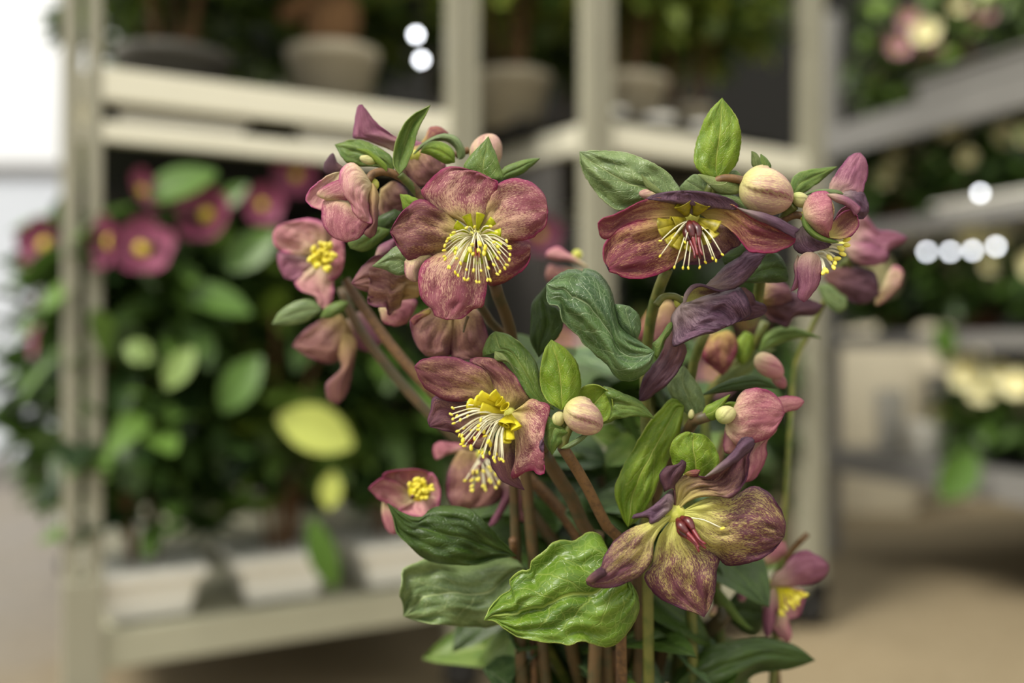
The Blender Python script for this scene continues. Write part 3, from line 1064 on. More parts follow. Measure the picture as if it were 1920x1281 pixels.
for k in range(11):
    g = 2 * math.pi * k / 11 + .25
    up = math.sin(g) > 0
    bx, by = 1046 + 40 * math.cos(g), 755 - 30 * math.sin(g)
    tx, ty = 1048 + 125 * math.cos(g), 770 - (128 if up else 120) * math.sin(g)
    b_ = pts(1, '%f,%f' % (bx, by))[0]
    t_ = pts(1, '%f,%f' % (tx, ty))[0]
    nectary(fl, P(b_[0], b_[1], .447), P(t_[0], t_[1], .4400), .0036, 'nect')
tips = []
for k in range(54):
    g = 2 * math.pi * (k + .3 * random.random()) / 54
    rr = 1.0 if k % 3 else .66
    x = 1053 + 160 * rr * math.cos(g)
    y = 833 + (138 if math.sin(g) < 0 else 130) * rr * -math.sin(g) + random.uniform(-8, 8)
    if (y < 775 and rr < 1) or (y < 760 and k % 2):
        continue
    tips.append((x, y, rr))
for (x, y, rr) in tips:
    t_ = pts(1, '%f,%f' % (x, y))[0]
    b_ = pts(1, '%f,%f' % (1050 + (x - 1050) * .18, 750 + (y - 760) * .12))[0]
    r0 = P(b_[0], b_[1], .446)
    tp = P(t_[0], t_[1], .447 - .013 - .004 * (1 - rr) * 3)
    stamen(fl, r0, tp, Vector((0, -.0035, .0012)), .00027, .95)
for (x, y) in ((1030, 790), (1065, 785), (1090, 805), (1020, 815), (1060, 820), (1035, 835), (1085, 830)):
    t_ = pts(1, '%f,%f' % (x, y))[0]
    stamen(fl, root, P(t_[0], t_[1], .433), Vector((0, -.003, .001)), .00030, 1.5)
a_, b_ = pts(1, '1050,775 1055,868')
pistil(fl, P(a_[0], a_[1], .443), P(b_[0], b_[1], .4265), .0019, 3, .0012)

# --- flower turned to the lower left (crop 3)
fl, c = flower(plant, 3, (795, 625), .452, 3.4, 'open rose-brown flower turned to the lower left')
bl(fl, 3, '775,610 720,590 650,560 590,557 520,565 430,545 350,495 315,450 297,415 284,372 320,335 400,318 500,321 570,345 640,372 690,420 712,480 740,560', 9, .444, zb=8, zt=-6, bulge=1.5, edge=1.5, rip=6, mat='rosebrown', back='dusk')
bl(fl, 3, '780,640 720,740 650,820 600,805 540,765 500,735 440,722 405,710 368,700 354,662 372,600 388,535 450,545 560,565 680,590', 8, .449, zb=3, zt=0, bulge=2, edge=1, rip=5, mat='olived', back='dusk')
bl(fl, 3, '795,610 725,560 712,470 680,415 640,375 582,342 620,323 690,324 750,340 800,385 845,440 880,505 912,552 870,592 830,610', 7, .449, zb=4, zt=4, bulge=3, edge=2, rip=5, mat='rosebrown', back='dusk')
bl(fl, 3, '805,625 850,600 912,552 950,556 1005,575 1022,602 1000,680 975,750 965,810 985,880 992,955 955,962 935,937 890,945 850,972 808,978 832,880 832,760 815,690', 8, .446, zb=6, zt=-5, bulge=2, tilt=-1.5, edge=1, rip=7, mat='rose', back='dusk')
bl(fl, 3, '790,680 700,830 700,900 730,960 765,1000 820,1025 882,1045 860,1000 842,960 840,880 830,780', 6, .452, zb=0, zt=3, bulge=2, rip=5, mat='olived', back='dusk')
q0 = pts(3, '785,635')[0]
r0 = P(q0[0], q0[1], .447)
for (bx, by, tx, ty, w_) in ((760, 590, 620, 560, 5), (750, 600, 585, 580, 5), (770, 580, 640, 535, 5), (780, 585, 705, 522, 5), (790, 590, 745, 560, 4.5), (790, 600, 775, 590, 4.5),
                             (790, 640, 770, 690, 5), (800, 640, 800, 690, 5.2), (805, 635, 838, 710, 5), (800, 650, 800, 765, 4.6), (795, 650, 780, 780, 4.6), (770, 620, 650, 600, 5)):
    b_, t_ = pts(3, '%f,%f %f,%f' % (bx, by, tx, ty))
    nectary(fl, P(b_[0], b_[1], .446), P(t_[0], t_[1], .4385), w_ * .001, 'nect_y')
for k, (x, y) in enumerate(((500, 597), (490, 630), (500, 655), (505, 678), (522, 640), (525, 720), (535, 742), (548, 745), (555, 768), (545, 790), (560, 800), (598, 806), (600, 715), (640, 690), (636, 712), (668, 718), (672, 745),
                            (690, 772), (700, 785), (658, 835), (660, 855), (695, 836), (715, 860), (722, 880), (745, 868), (768, 880), (758, 870), (700, 735), (650, 660), (615, 760), (640, 830), (560, 700), (540, 660), (580, 640), (730, 840))):
    t_ = pts(3, '%f,%f' % (x, y))[0]
    L = math.hypot(x - 785, y - 635) / 300
    b_ = pts(3, '%f,%f' % (785 + (x - 785) * .12, 632 + (y - 635) * .15))[0]
    big = 1.35 if k in (8, 11, 13, 15, 17, 18) else .95
    stamen(fl, P(b_[0], b_[1], .446), P(t_[0], t_[1], .447 - .012 - .006 * (k % 3) / 2), Vector((-.001, -.003, .0028 * L)), .00031, big)
a_, b_ = pts(3, '720,680 568,795')
pistil(fl, P(a_[0], a_[1], .443), P(b_[0], b_[1], .4325), .0019, 4, .0014)

# --- large faded flower without stamens (crop 4)
fl, c = flower(plant, 4, (445, 772), .444, 4.8, 'large faded olive and purple flower that has shed its stamens')
bl(fl, 4, '470,760 540,715 620,690 700,690 780,645 850,668 905,735 933,810 925,870 880,930 830,965 780,985 690,1000 645,982 630,965 585,955 540,910 500,840', 8, .444, zb=0, zt=3, bulge=4, edge=3, rip=8, mat='olive', back='dusk', nu=32, nv=25)
bl(fl, 4, '440,780 380,850 352,920 340,990 304,1045 335,1110 390,1155 470,1190 545,1215 570,1227 600,1180 620,1100 625,1020 636,968 590,930 540,900 490,840', 9, .446, zb=-2, zt=-2, bulge=3, edge=2, rip=7, mat='olive', back='dusk', nu=32, nv=25)
bl(fl, 4, '425,775 340,800 240,835 175,885 130,945 110,1005 75,1035 45,1065 55,1088 100,1097 170,1097 240,1068 300,1030 338,970 345,900 375,840 410,800', 7, .441, zb=2, zt=-8, bulge=2.5, edge=2, rip=7, mat='olive', back='dusk', nu=32, nv=21)
bl(fl, 4, '45,1066 60,1042 105,1010 128,1016 125,1030 137,1042 118,1048 95,1062 70,1080', 4, .4315, zb=0, zt=0, bulge=1.5, mat='dusk2', back='olived', nu=10, nv=9)
bl(fl, 4, '450,755 440,690 440,635 475,598 520,590 570,603 620,565 690,500 745,432 785,428 793,462 770,510 768,575 745,640 690,698 640,690 560,692 500,712', 8, .445, zb=-1, zt=-10, bulge=-2.5, tilt=-3, edge=0, rip=9, mat='olived', back='dusk', nu=32, nv=21)
bl(fl, 4, '575,603 640,545 690,500 735,435 765,425 793,440 785,475 750,510 700,545 640,580', 5, .4335, zb=2, zt=0, bulge=3.5, edge=0, rip=5, mat='dusk', back='olived', nu=20, nv=13)
bl(fl, 4, '482,592 500,580 530,572 550,575 540,600 510,600', 3, .444, zb=0, zt=1, bulge=1.5, mat='crimson', back='dusk', nu=8, nv=7)
bl(fl, 4, '425,745 395,775 365,800 325,826 322,785 250,788 258,772 300,760 345,730 392,690 425,660 442,690', 5, .440, zb=3, zt=0, bulge=2.5, tilt=2, edge=0, rip=6, mat='dusk', back='olive', nu=20, nv=15)
bl(fl, 4, '440,750 435,700 432,655 415,640 395,670 385,640 372,600 395,562 440,552 458,545 470,528 488,540 485,575 455,618 440,640 445,700', 10, .443, zb=2, zt=-3, bulge=3, tilt=0, edge=1.5, rip=6, mat='dusk2', back='olive', nu=24, nv=13)
a_, b_ = pts(4, '462,795 562,920')
pistil(fl, P(a_[0], a_[1], .440), P(b_[0], b_[1], .4275), .0037, 4, .0024)
a_, b_ = pts(4, '475,785 645,830')
stamen(fl, P(a_[0], a_[1], .441), P(b_[0], b_[1], .430), Vector((0, -.001, .0016)), .0003, 1.1)

# --- hanging bell seen from slightly below (crop 2)
fl, c = flower(plant, 2, (630, 655), .449, 4.0, 'wide nodding bell-shaped flower seen from below')
bl(fl, 2, '640,650 560,600 480,580 420,572 405,565 450,545 530,532 600,528 680,532 760,545 830,572 870,605 850,625 790,612 720,620', 7, .441, zb=6, zt=-3, bulge=2.5, edge=0, rip=3, mat='dusk', back='crimson')
bl(fl, 2, '615,655 560,662 500,665 420,672 330,690 265,722 222,762 190,768 168,740 164,690 185,668 250,645 330,605 395,572 470,560 550,575 600,610', 9, .437, zb=10, zt=-4, bulge=-2, tilt=-2, edge=-1, rip=4, mat='crimson', back='dusk')
bl(fl, 2, '615,690 560,665 480,668 400,675 320,690 255,725 215,762 190,815 190,870 215,915 222,935 255,940 290,962 360,968 430,958 500,935 550,900 600,850 620,760', 9, .447, zb=2, zt=0, bulge=-3, tilt=-1, edge=1, rip=5, mat='crimson', back='dusk', nu=30, nv=23)
bl(fl, 2, '640,700 595,790 588,888 630,897 700,893 770,868 830,820 877,796 860,745 800,700 720,680', 5, .452, zb=0, zt=0, bulge=-3, edge=1, rip=5, mat='olived', back='dusk')
bl(fl, 2, '670,640 700,600 760,585 830,595 880,622 950,665 1040,705 1100,740 1130,752 1152,768 1140,795 1100,818 1030,840 960,835 920,830 885,790 840,735 770,690 710,670', 9, .438, zb=9, zt=-1, bulge=-2.5, tilt=2, edge=0, rip=4, mat='crimson', back='dusk', nu=30, nv=21)
bl(fl, 2, '860,612 900,622 960,632 1020,648 1080,672 1130,700 1172,722 1160,738 1148,742 1152,768 1110,745 1040,708 950,668', 6, .4345, zb=1, zt=0, bulge=2, edge=0, rip=3, mat='dusk', back='crimson', nu=24, nv=11)
for (bx, by, tx, ty, w_) in ((600, 680, 480, 735, 6), (600, 690, 470, 700, 6), (610, 700, 520, 790, 5.5), (620, 700, 560, 810, 5.5), (660, 690, 700, 790, 5.5), (650, 700, 620, 820, 5), (670, 680, 740, 760, 6),
                             (670, 670, 760, 710, 6), (610, 650, 590, 590, 8), (650, 650, 680, 590, 8), (670, 690, 690, 730, 5), (600, 670, 540, 690, 6)):
    b_, t_ = pts(2, '%f,%f %f,%f' % (bx, by, tx, ty))
    nectary(fl, P(b_[0], b_[1], .446), P(t_[0], t_[1], .441), w_ * .00095, 'nect_o')
for (x, y) in ((478, 850), (480, 775), (548, 905), (590, 908), (616, 908), (672, 905), (752, 872), (783, 842), (655, 802), (540, 760), (735, 860), (700, 880), (600, 780)):
    t_ = pts(2, '%f,%f' % (x, y))[0]
    b_ = pts(2, '%f,%f' % (630 + (x - 630) * .15, 668 + (y - 668) * .1))[0]
    stamen(fl, P(b_[0], b_[1], .445), P(t_[0], t_[1], .434), Vector((0, -.003, .001)), .00029, .8)
a_, b_ = pts(2, '625,690 668,858')
pistil(fl, P(a_[0], a_[1], .440), P(b_[0], b_[1], .431), .0034, 4, .0018)

# --- dusky flower seen from behind (crop 7)
fl, c = flower(plant, 7, (325, 455), .463, 3.0, 'dusky purple flower seen from behind')
bl(fl, 7, '345,455 365,400 400,345 450,315 520,318 600,345 700,355 790,335 770,380 690,420 560,470 430,470', 7, .466, zb=0, zt=2, bulge=-2, mat='olive', back='dusk2', label='olive inner face')
bl(fl, 7, '340,462 285,520 250,590 262,700 264,808 330,790 400,755 500,717 590,700 665,655 690,650 740,632 830,590 892,545 882,480 850,410 800,340 720,365 600,385 480,420 400,455', 10, .455, zb=4, zt=-2, bulge=3, edge=2, rip=8, mat='dusk', back='olived', nu=34, nv=27)
bl(fl, 7, '525,325 600,250 700,150 800,90 850,48 950,50 1010,72 985,100 960,150 920,205 870,262 800,320 720,356 640,370 580,350', 6, .454, zb=0, zt=4, bulge=3, tilt=-2, edge=1, rip=6, mat='dusk', back='olived', nu=30, nv=19)
bl(fl, 7, '345,470 352,400 400,330 450,308 500,312 560,330 640,362 720,350 640,372 560,350 500,330 440,345 390,400 368,455', 7, .4525, zb=4, zt=0, bulge=.5, mat='dusk', back='olived', nu=20, nv=5)
bl(fl, 7, '780,345 840,340 900,390 930,445 1000,480 1015,520 985,560 900,590 830,605 780,605 760,500', 5, .462, zb=0, zt=4, bulge=2, rip=5, mat='dusk2', back='olived')
bl(fl, 7, '290,620 240,700 195,800 150,900 90,970 30,1060 0,1150 -8,1240 40,1245 110,1195 200,1130 290,1030 345,930 372,850 350,780 300,720', 7, .461, zb=3, zt=3, bulge=2.5, tilt=-2, edge=2, rip=7, mat='dusk2', back='olived', nu=30, nv=19)
stem(plant, 7, '130,480 175,425 220,408 290,415 345,458', (.463, .463), 1.8, 1.6, 'stem_g')

# --- right-hand cluster: bud, half open bud, hanging sepals (crop 2)
bud('bud', plant, 2, (1008, 530), .447, -28, 139, 116, 'budm', fold=.24, folds=3, twist=.3, label='large plump cream and rose bud')
stem(plant, 2, '900,482 860,470 800,466 760,478 735,500', (.447, .45), 1.9, 1.9, 'stem_b')
hb = flower(plant, 2, (1210, 655), .448, 3.0, 'half-open rose flower with cupped sepals')[0]
bl(hb, 2, '1195,660 1188,620 1215,560 1260,533 1310,532 1330,560 1335,620 1338,690 1325,740 1320,765 1270,745 1220,705', 6, .440, zb=7, zt=2, bulge=7, rip=2, mat='pink', back='crimson', label='pale veined outer sepal')
bl(hb, 2, '1310,545 1360,545 1420,565 1472,605 1474,625 1450,650 1430,625 1400,600 1350,580', 4, .441, zb=0, zt=2, bulge=2, rip=2, mat='mauve', back='crimson')
bl(hb, 2, '1325,560 1345,620 1340,680 1380,620 1440,600 1455,640 1465,700 1430,755 1380,768 1330,762 1330,700', 5, .447, zb=2, zt=2, bulge=-6, mat='brownp', back='mauve')
bl(hb, 2, '1325,762 1320,720 1342,690 1380,640 1430,622 1462,655 1468,705 1430,752 1380,768', 5, .442, zb=0, zt=0, bulge=-4, mat='rosebrown', back='mauve')
bl(hb, 2, '1190,640 1185,690 1215,740 1260,770 1320,788 1368,785 1340,772 1290,755 1235,715', 5, .443, zb=2, zt=0, bulge=2, mat='leaf_mid', back='leaf_mid', nu=14, nv=7)
stem(plant, 2, '1195,655 1150,650 1100,670 1060,700', (.449, .455), 1.7, 1.7, 'stem_b')
bud('bud', plant, 2, (1180, 575), .45, -30, 50, 36, 'budg', fold=.1)
stem(plant, 2, '1145,600 1110,630 1090,665', (.45, .455), 2.6, 2.4, 'stem_g')
# flower behind it, side on
fl, c = flower(plant, 2, (1300, 760), .46, 3.0, 'rose flower in profile behind the half-open one')
bl(fl, 2, '1340,560 1320,505 1350,450 1390,390 1440,345 1475,338 1505,375 1515,440 1500,500 1485,540 1420,545', 5, .457, zb=0, zt=4, bulge=3, rip=4, mat='mauve', back='pink', label='pale mauve upright sepal')
bl(fl, 2, '1380,560 1400,535 1450,525 1490,535 1515,590 1518,632 1490,668 1455,665 1430,620', 5, .455, zb=0, zt=2, bulge=3, rip=4, mat='dusk', back='crimson')
bl(fl, 2, '1190,700 1150,740 1140,800 1160,835 1200,842 1260,820 1325,810 1325,790 1270,770 1220,730', 5, .451, zb=0, zt=0, bulge=2, rip=3, mat='dusk', back='crimson')
bl(fl, 2, '1230,830 1180,850 1160,920 1168,1000 1165,1060 1195,1085 1230,1050 1270,990 1282,920 1270,860', 5, .449, zb=1, zt=0, bulge=3, rip=3, mat='mauve', back='pink')
bl(fl, 2, '1165,850 1145,900 1150,960 1130,1030 1165,1010 1180,930', 3, .455, zb=0, zt=2, bulge=2, mat='mauve', back='pink', nu=12, nv=7)
for (x, y) in ((1335, 900), (1300, 915), (1350, 860), (1375, 840), (1365, 815), (1395, 775), (1290, 925), (1340, 880), (1315, 855), (1395, 800)):
    t_ = pts(2, '%f,%f' % (x, y))[0]
    b_ = pts(2, '%f,%f' % (1265 + (x - 1300) * .2, 835 + (y - 840) * .3))[0]
    stamen(fl, P(b_[0], b_[1], .455), P(t_[0], t_[1], .449), Vector((0, -.001, .001)), .0006, 1.7)

# --- pink nodding flower at the upper left (crop 1)
fl, c = flower(plant, 1, (530, 495), .462, 3.0, 'pale pink nodding flower in profile')
bl(fl, 1, '300,575 250,545 300,500 370,472 400,500 412,572 370,572', 4, .459, zb=0, zt=-2, bulge=2, rip=2, mat='pink', back='mauve')
bl(fl, 1, '375,432 330,440 270,475 215,522 193,568 225,608 285,628 300,600 330,540 370,500', 5, .463, zb=0, zt=-2, bulge=-2, rip=3, mat='pinkp', back='pink')
bl(fl, 1, '430,600 380,565 290,575 275,640 285,700 330,760 400,785 460,765 505,715 528,690 500,660', 6, .461, zb=0, zt=-3, bulge=4, rip=3, mat='pink', back='mauve')
bl(fl, 1, '525,495 490,440 445,395 405,390 370,430 364,490 380,545 420,590 432,632 470,675 525,690 515,620 508,570 522,530', 9, .454, zb=5, zt=3, bulge=5, rip=4, mat='pinkp', back='mauve', nu=30, nv=23)
bl(fl, 1, '530,490 512,560 518,640 528,690 500,720 485,742 518,765 548,735 556,650 560,560 550,520', 6, .457, zb=2, zt=3, bulge=3, tilt=4, rip=3, mat='brownp', back='mauve')
stem(plant, 1, '505,480 530,445 580,432 640,445 700,480 750,530 800,600', (.46, .47), 1.9, 2.2, 'stem_b')
# flower behind it, upright sepals
fl, c = flower(plant, 1, (740, 350), .482, 3.0, 'mauve flower seen from the side behind the leaves')
bl(fl, 1, '680,350 560,300 480,270 435,262 437,200 452,110 478,98 505,130 540,180 600,225 655,262 720,290', 6, .474, zb=6, zt=0, bulge=3, rip=4, mat='mauve', back='dusk')
bl(fl, 1, '400,420 350,380 330,338 290,385 285,420 300,445 350,450', 3, .478, zb=0, zt=0, bulge=2, mat='dusk2', back='crimson', nu=12, nv=9)
bl(fl, 1, '760,300 790,265 818,212 868,210 907,238 880,262 830,290', 4, .49, zb=0, zt=0, bulge=2, mat='crimson', back='mauve')
bl(fl, 1, '720,310 690,380 700,440 740,500 800,500 860,470 895,410 870,350 800,300', 5, .486, zb=0, zt=0, bulge=4, rip=5, mat='brownp', back='mauve')
bl(fl, 1, '570,520 560,600 570,660 620,660 700,600 700,530 640,480', 4, .488, zb=0, zt=0, bulge=4, rip=5, mat='brownp', back='mauve')
bl(fl, 1, '660,450 640,330 620,300 720,270 800,300 780,380 740,440', 4, .488, zb=0, zt=0, bulge=3, mat='mauve', back='mauve')
# blurred pale flower at the left
fl, c = flower(plant, 1, (270, 860), .535, 6.5, 'pale pink open flower with yellow centre at the left', 'nect_y')
bl(fl, 1, '255,850 180,850 100,840 45,810 30,750 55,705 120,680 225,668 290,700 300,780', 5, .533, zb=2, zt=-4, bulge=2, rip=4, mat='pinkp', back='mauve')
bl(fl, 1, '255,870 150,850 60,835 58,900 90,965 160,978 230,930', 4, .537, zb=0, zt=-2, bulge=2, rip=4, mat='mauve', back='mauve')
bl(fl, 1, '270,880 200,930 140,985 170,1030 235,1050 265,1112 310,1118 335,1040 325,950', 5, .535, zb=0, zt=-4, bulge=2, rip=4, mat='pinkp', back='mauve')
bl(fl, 1, '290,870 310,800 350,750 385,800 388,880 365,950 310,975', 4, .534, zb=0, zt=-6, bulge=2, rip=4, mat='pink', back='mauve')
bl(fl, 1, '275,830 270,750 280,690 330,690 372,750 340,810', 3, .537, zb=0, zt=0, bulge=2, rip=4, mat='brownp', back='mauve')
random.seed(5)
for k in range(26):
    g = random.uniform(0, 6.28)
    r_ = random.uniform(.3, 1)
    t_ = pts(1, '%f,%f' % (275 + 62 * r_ * math.cos(g), 862 + 66 * r_ * math.sin(g)))[0]
    b_ = pts(1, '%f,%f' % (270 + 15 * math.cos(g), 860 + 15 * math.sin(g)))[0]
    stamen(fl, P(b_[0], b_[1], .530), P(t_[0], t_[1], .520), Vector((0, -.001, 0)), .0006, 2.4, ('nect_y', 'anther'))
# brown-pink lobed sepals left of the front flower
fl, c = flower(plant, 1, (780, 960), .485, 3.0, 'faded brown-pink flower seen from behind')
bl(fl, 1, '790,1000 760,1060 690,1075 665,1080 670,1110 640,1125 608,1155 600,1110 560,1108 515,1098 505,1070 550,1050 470,1025 425,990 455,940 500,885 560,850 650,870 760,910', 13, .48, zb=2, zt=-2, bulge=4, rip=8, mat='brownp', back='mauve', nu=34, nv=23)
bl(fl, 1, '560,1100 580,1180 640,1205 700,1190 740,1130 750,1075 680,1070 620,1100', 3, .50, bulge=4, rip=3, mat='pink', back='mauve')
bl(fl, 1, '540,870 560,810 610,780 650,760 640,830 600,860', 3, .49, bulge=3, mat='mauve', back='mauve', nu=12, nv=9)
bl(fl, 1, '765,865 700,870 690,920 700,965 740,982 760,975 765,920 830,850', 4, .453, zb=0, zt=0, bulge=3, mat='budm', back='dusk', nu=14, nv=11)
fl, c = flower(plant, 3, (490, 80), .478, 3.0, 'faded brown flower hanging below the open one')
bl(fl, 3, '490,60 400,40 340,62 262,112 270,190 300,262 345,312 400,322 470,315 485,290 500,200', 6, .475, zb=0, zt=2, bulge=4, rip=5, mat='brownp', back='mauve')
bl(fl, 3, '500,60 480,200 478,310 520,325 560,335 640,325 690,280 682,190 650,100 610,55', 5, .476, zb=0, zt=2, bulge=4, rip=5, mat='brownp', back='mauve')
bl(fl, 3, '360,60 300,85 260,115 280,145 320,110 372,80', 3, .470, bulge=1, mat='crimson', back='mauve', nu=10, nv=7)
stem(plant, 3, '575,95 560,140 550,185', (.465, .465), .8, .4, 'stem_d')

# --- lower left flowers (crop 3)
fl, c = flower(plant, 3, (310, 1050), .515, 6.0, 'pink cup-shaped flower with yellow centre at the lower left', 'nect_y')
bl(fl, 3, '300,1080 230,1060 130,1010 110,960 180,938 280,930 350,945 400,985 370,1030', 5, .512, zb=8, zt=-2, bulge=-2, rip=4, mat='pink', back='mauve')
bl(fl, 3, '290,1090 210,1150 130,1120 75,1085 32,1038 60,1010 112,980 200,1010', 4, .510, zb=8, zt=-3, bulge=-2, rip=4, mat='pink', back='mauve')
bl(fl, 3, '310,1090 200,1150 230,1175 330,1192 400,1150 420,1100 380,1080', 3, .510, zb=6, zt=-3, bulge=-2, rip=4, mat='pinkp', back='mauve')
bl(fl, 3, '340,1060 380,1130 415,1110 425,1050 405,985 370,950 350,1000', 4, .512, zb=4, zt=-3, bulge=-2, rip=3, mat='pinkp', back='mauve')
bl(fl, 3, '110,1100 105,1150 115,1230 140,1275 175,1290 195,1260 185,1180 160,1130', 4, .514, bulge=2, rip=3, mat='pink', back='mauve')
for k in range(24):
    g = random.uniform(0, 6.28)
    r_ = random.uniform(.2, 1)
    t_ = pts(3, '%f,%f' % (312 + 58 * r_ * math.cos(g), 1045 + 52 * r_ * math.sin(g)))[0]
    b_ = pts(3, '%f,%f' % (310 + 12 * math.cos(g), 1050 + 12 * math.sin(g)))[0]
    stamen(fl, P(b_[0], b_[1], .512), P(t_[0], t_[1], .503), Vector((0, -.001, 0)), .0006, 2.0, ('nect_y', 'anther'))
bud('seed_capsule', fl, 3, (272, 1082), .500, -100, 14, 11, 'pistil')
fl, c = flower(plant, 3, (650, 850), .52, 3.0, 'dusty pink nodding flower with pale stamens')
bl(fl, 3, '620,850 540,830 490,890 462,970 458,1060 485,1130 560,1150 640,1140 720,1120 780,1060 790,980 760,900 700,850', 6, .525, zb=0, zt=0, bulge=4, rip=5, mat='brownp', back='mauve')
bl(fl, 3, '560,840 470,850 400,880 385,810 420,780 520,790 600,810', 4, .528, bulge=3, rip=4, mat='pink', back='mauve')
bl(fl, 3, '800,950 740,1010 770,1050 740,1140 700,1210 690,1245 730,1225 790,1130 830,1060 850,980', 5, .518, bulge=2, rip=3, mat='mauve', back='mauve')
bl(fl, 3, '850,950 800,1040 810,1130 830,1190 880,1220 910,1205 880,1180 865,1150 870,1080 915,960', 4, .517, bulge=2, rip=3, mat='pinkp', back='mauve')
for k in range(22):
    x, y = random.uniform(540, 740), random.uniform(900, 1040)
    t_ = pts(3, '%f,%f' % (x, y))[0]
    b_ = pts(3, '650,850')[0]
    stamen(fl, P(b_[0], b_[1], .515), P(t_[0], t_[1], .503), Vector((0, -.002, 0)), .00045, 1.2)
a_, b_ = pts(3, '690,860 600,960')
pistil(fl, P(a_[0], a_[1], .513), P(b_[0], b_[1], .502), .0025, 4, .0015)

# dusky flower at far left middle (crop 1 lower / full frame)
fl, c = flower(plant, 0, (630, 600), .56, 3.0, 'dusky pink blurred flower hanging at the left')
bl(fl, 0, '640,590 600,600 565,625 548,650 580,672 620,682 650,665 662,625', 3, .555, bulge=4, rip=5, mat='brownp', back='mauve')
bl(fl, 0, '640,620 632,660 640,690 612,720 615,750 635,758 652,735 662,690 668,640', 5, .552, bulge=3, rip=4, mat='brownp', back='mauve')
bl(fl, 0, '650,600 660,640 690,660 720,640 700,600 675,585', 3, .562, bulge=3, mat='mauve', back='mauve')

# --- right side flowers (crop 4)
fl, c = flower(plant, 4, (700, 340), .468, 3.0, 'rose-pink nodding flower on the right')
bl(fl, 4, '700,330 672,365 660,420 662,490 700,500 730,460 740,400', 4, .470, bulge=4, rip=3, mat='pinkp', back='mauve')
bl(fl, 4, '830,300 880,265 900,248 950,243 1000,255 1015,270 990,300 945,312 900,325', 5, .476, bulge=2, rip=2, mat='pink', back='mauve')
bl(fl, 4, '790,470 745,520 740,590 750,627 790,615 825,570 848,510 850,445 890,400 880,380', 3, .472, bulge=4, rip=4, mat='pink', back='mauve')
bl(fl, 4, '690,340 665,385 680,430 720,470 762,455 800,450 865,425 905,365 928,318 905,260 860,220 800,207 750,220 718,255', 8, .460, zb=3, zt=2, bulge=5, rip=4, mat='pink', back='crimson', nu=28, nv=23)
bud('bud', plant, 4, (667, 326), .458, 20, 47, 40, 'budg', fold=.08)
bud('bud', plant, 4, (860, 110), .50, -38, 75, 48, 'pinkp', fold=.1)
bud('bud', plant, 4, (905, 175), .503, -50, 42, 28, 'pink', fold=.1)

# blurred pair of flowers behind at the right (crop 2)
fl, c = flower(plant, 2, (1400, 800), .56, 4.0, 'blurred crimson flower at the far right')
bl(fl, 2, '1400,780 1440,700 1490,640 1560,720 1640,730 1710,760 1690,790 1620,830 1600,890 1500,880', 5, .56, bulge=4, rip=6, mat='mauve', back='mauve')
bl(fl, 2, '1400,830 1430,780 1540,800 1620,850 1560,900 1450,890', 3, .555, bulge=4, rip=4, mat='mauve', back='mauve')
bl(fl, 2, '1290,960 1340,920 1450,910 1540,930 1565,980 1570,1050 1500,1095 1420,1080 1350,1030', 5, .56, bulge=3, rip=6, mat='dusk2', back='mauve')
bl(fl, 2, '1590,1000 1560,1060 1550,1100 1600,1080 1680,1000 1690,930 1640,905', 4, .58, bulge=3, rip=3, mat='budm', back='pinkp')
fl, c = flower(plant, 2, (1080, 1060), .52, 3.0, 'dark brown wilted flower behind the stems')
bl(fl, 2, '950,1050 1000,1000 1100,1020 1200,1060 1290,1100 1250,1150 1150,1160 1110,1215 1060,1190 1000,1150', 4, .52, bulge=4, rip=7, mat='dusk2', back='olived')
bl(fl, 2, '960,1060 980,1000 1040,985 1110,1000 1140,1070 1080,1100 1000,1100', 4, .515, bulge=4, rip=5, mat='olived', back='dusk')
fl, c = flower(plant, 7, (640, 760), .53, 3.0, 'dark magenta nodding flower between the stems')
bl(fl, 7, '620,700 530,780 500,880 530,940 580,980 650,1040 700,1000 760,900 780,780 720,690', 5, .53, bulge=5, rip=5, mat='crimson', back='mauve')
bl(fl, 7, '600,690 480,720 440,800 470,860 520,890 580,800', 3, .535, bulge=4, rip=4, mat='brownp', back='mauve')
fl, c = flower(plant, 7, (150, 600), .545, 3.0, 'brown flower behind the thick green stem')
bl(fl, 7, '160,470 130,560 110,650 100,760 160,800 230,760 280,640 290,520 240,450', 4, .545, bulge=4, rip=5, mat='brownp', back='mauve')
bl(fl, 7, '100,480 40,560 0,650 -10,740 30,790 70,740 90,640', 4, .55, bulge=4, rip=5, mat='crimson', back='mauve')
bl(fl, 7, '330,500 300,600 340,700 420,760 480,700 460,600 400,520', 3, .56, bulge=4, rip=5, mat='mauve', back='mauve')
fl, c = flower(plant, 8, (330, 150), .56, 3.0, 'pale pink flower behind the folded leaf')
bl(fl, 8, '400,250 280,200 140,190 95,160 110,120 180,92 250,130 340,190 410,240', 4, .555, bulge=3, rip=3, mat='pinkp', back='pink')
bl(fl, 8, '380,280 240,250 120,230 90,300 120,360 220,380 340,330', 3, .56, bulge=3, rip=3, mat='brownp', back='mauve')

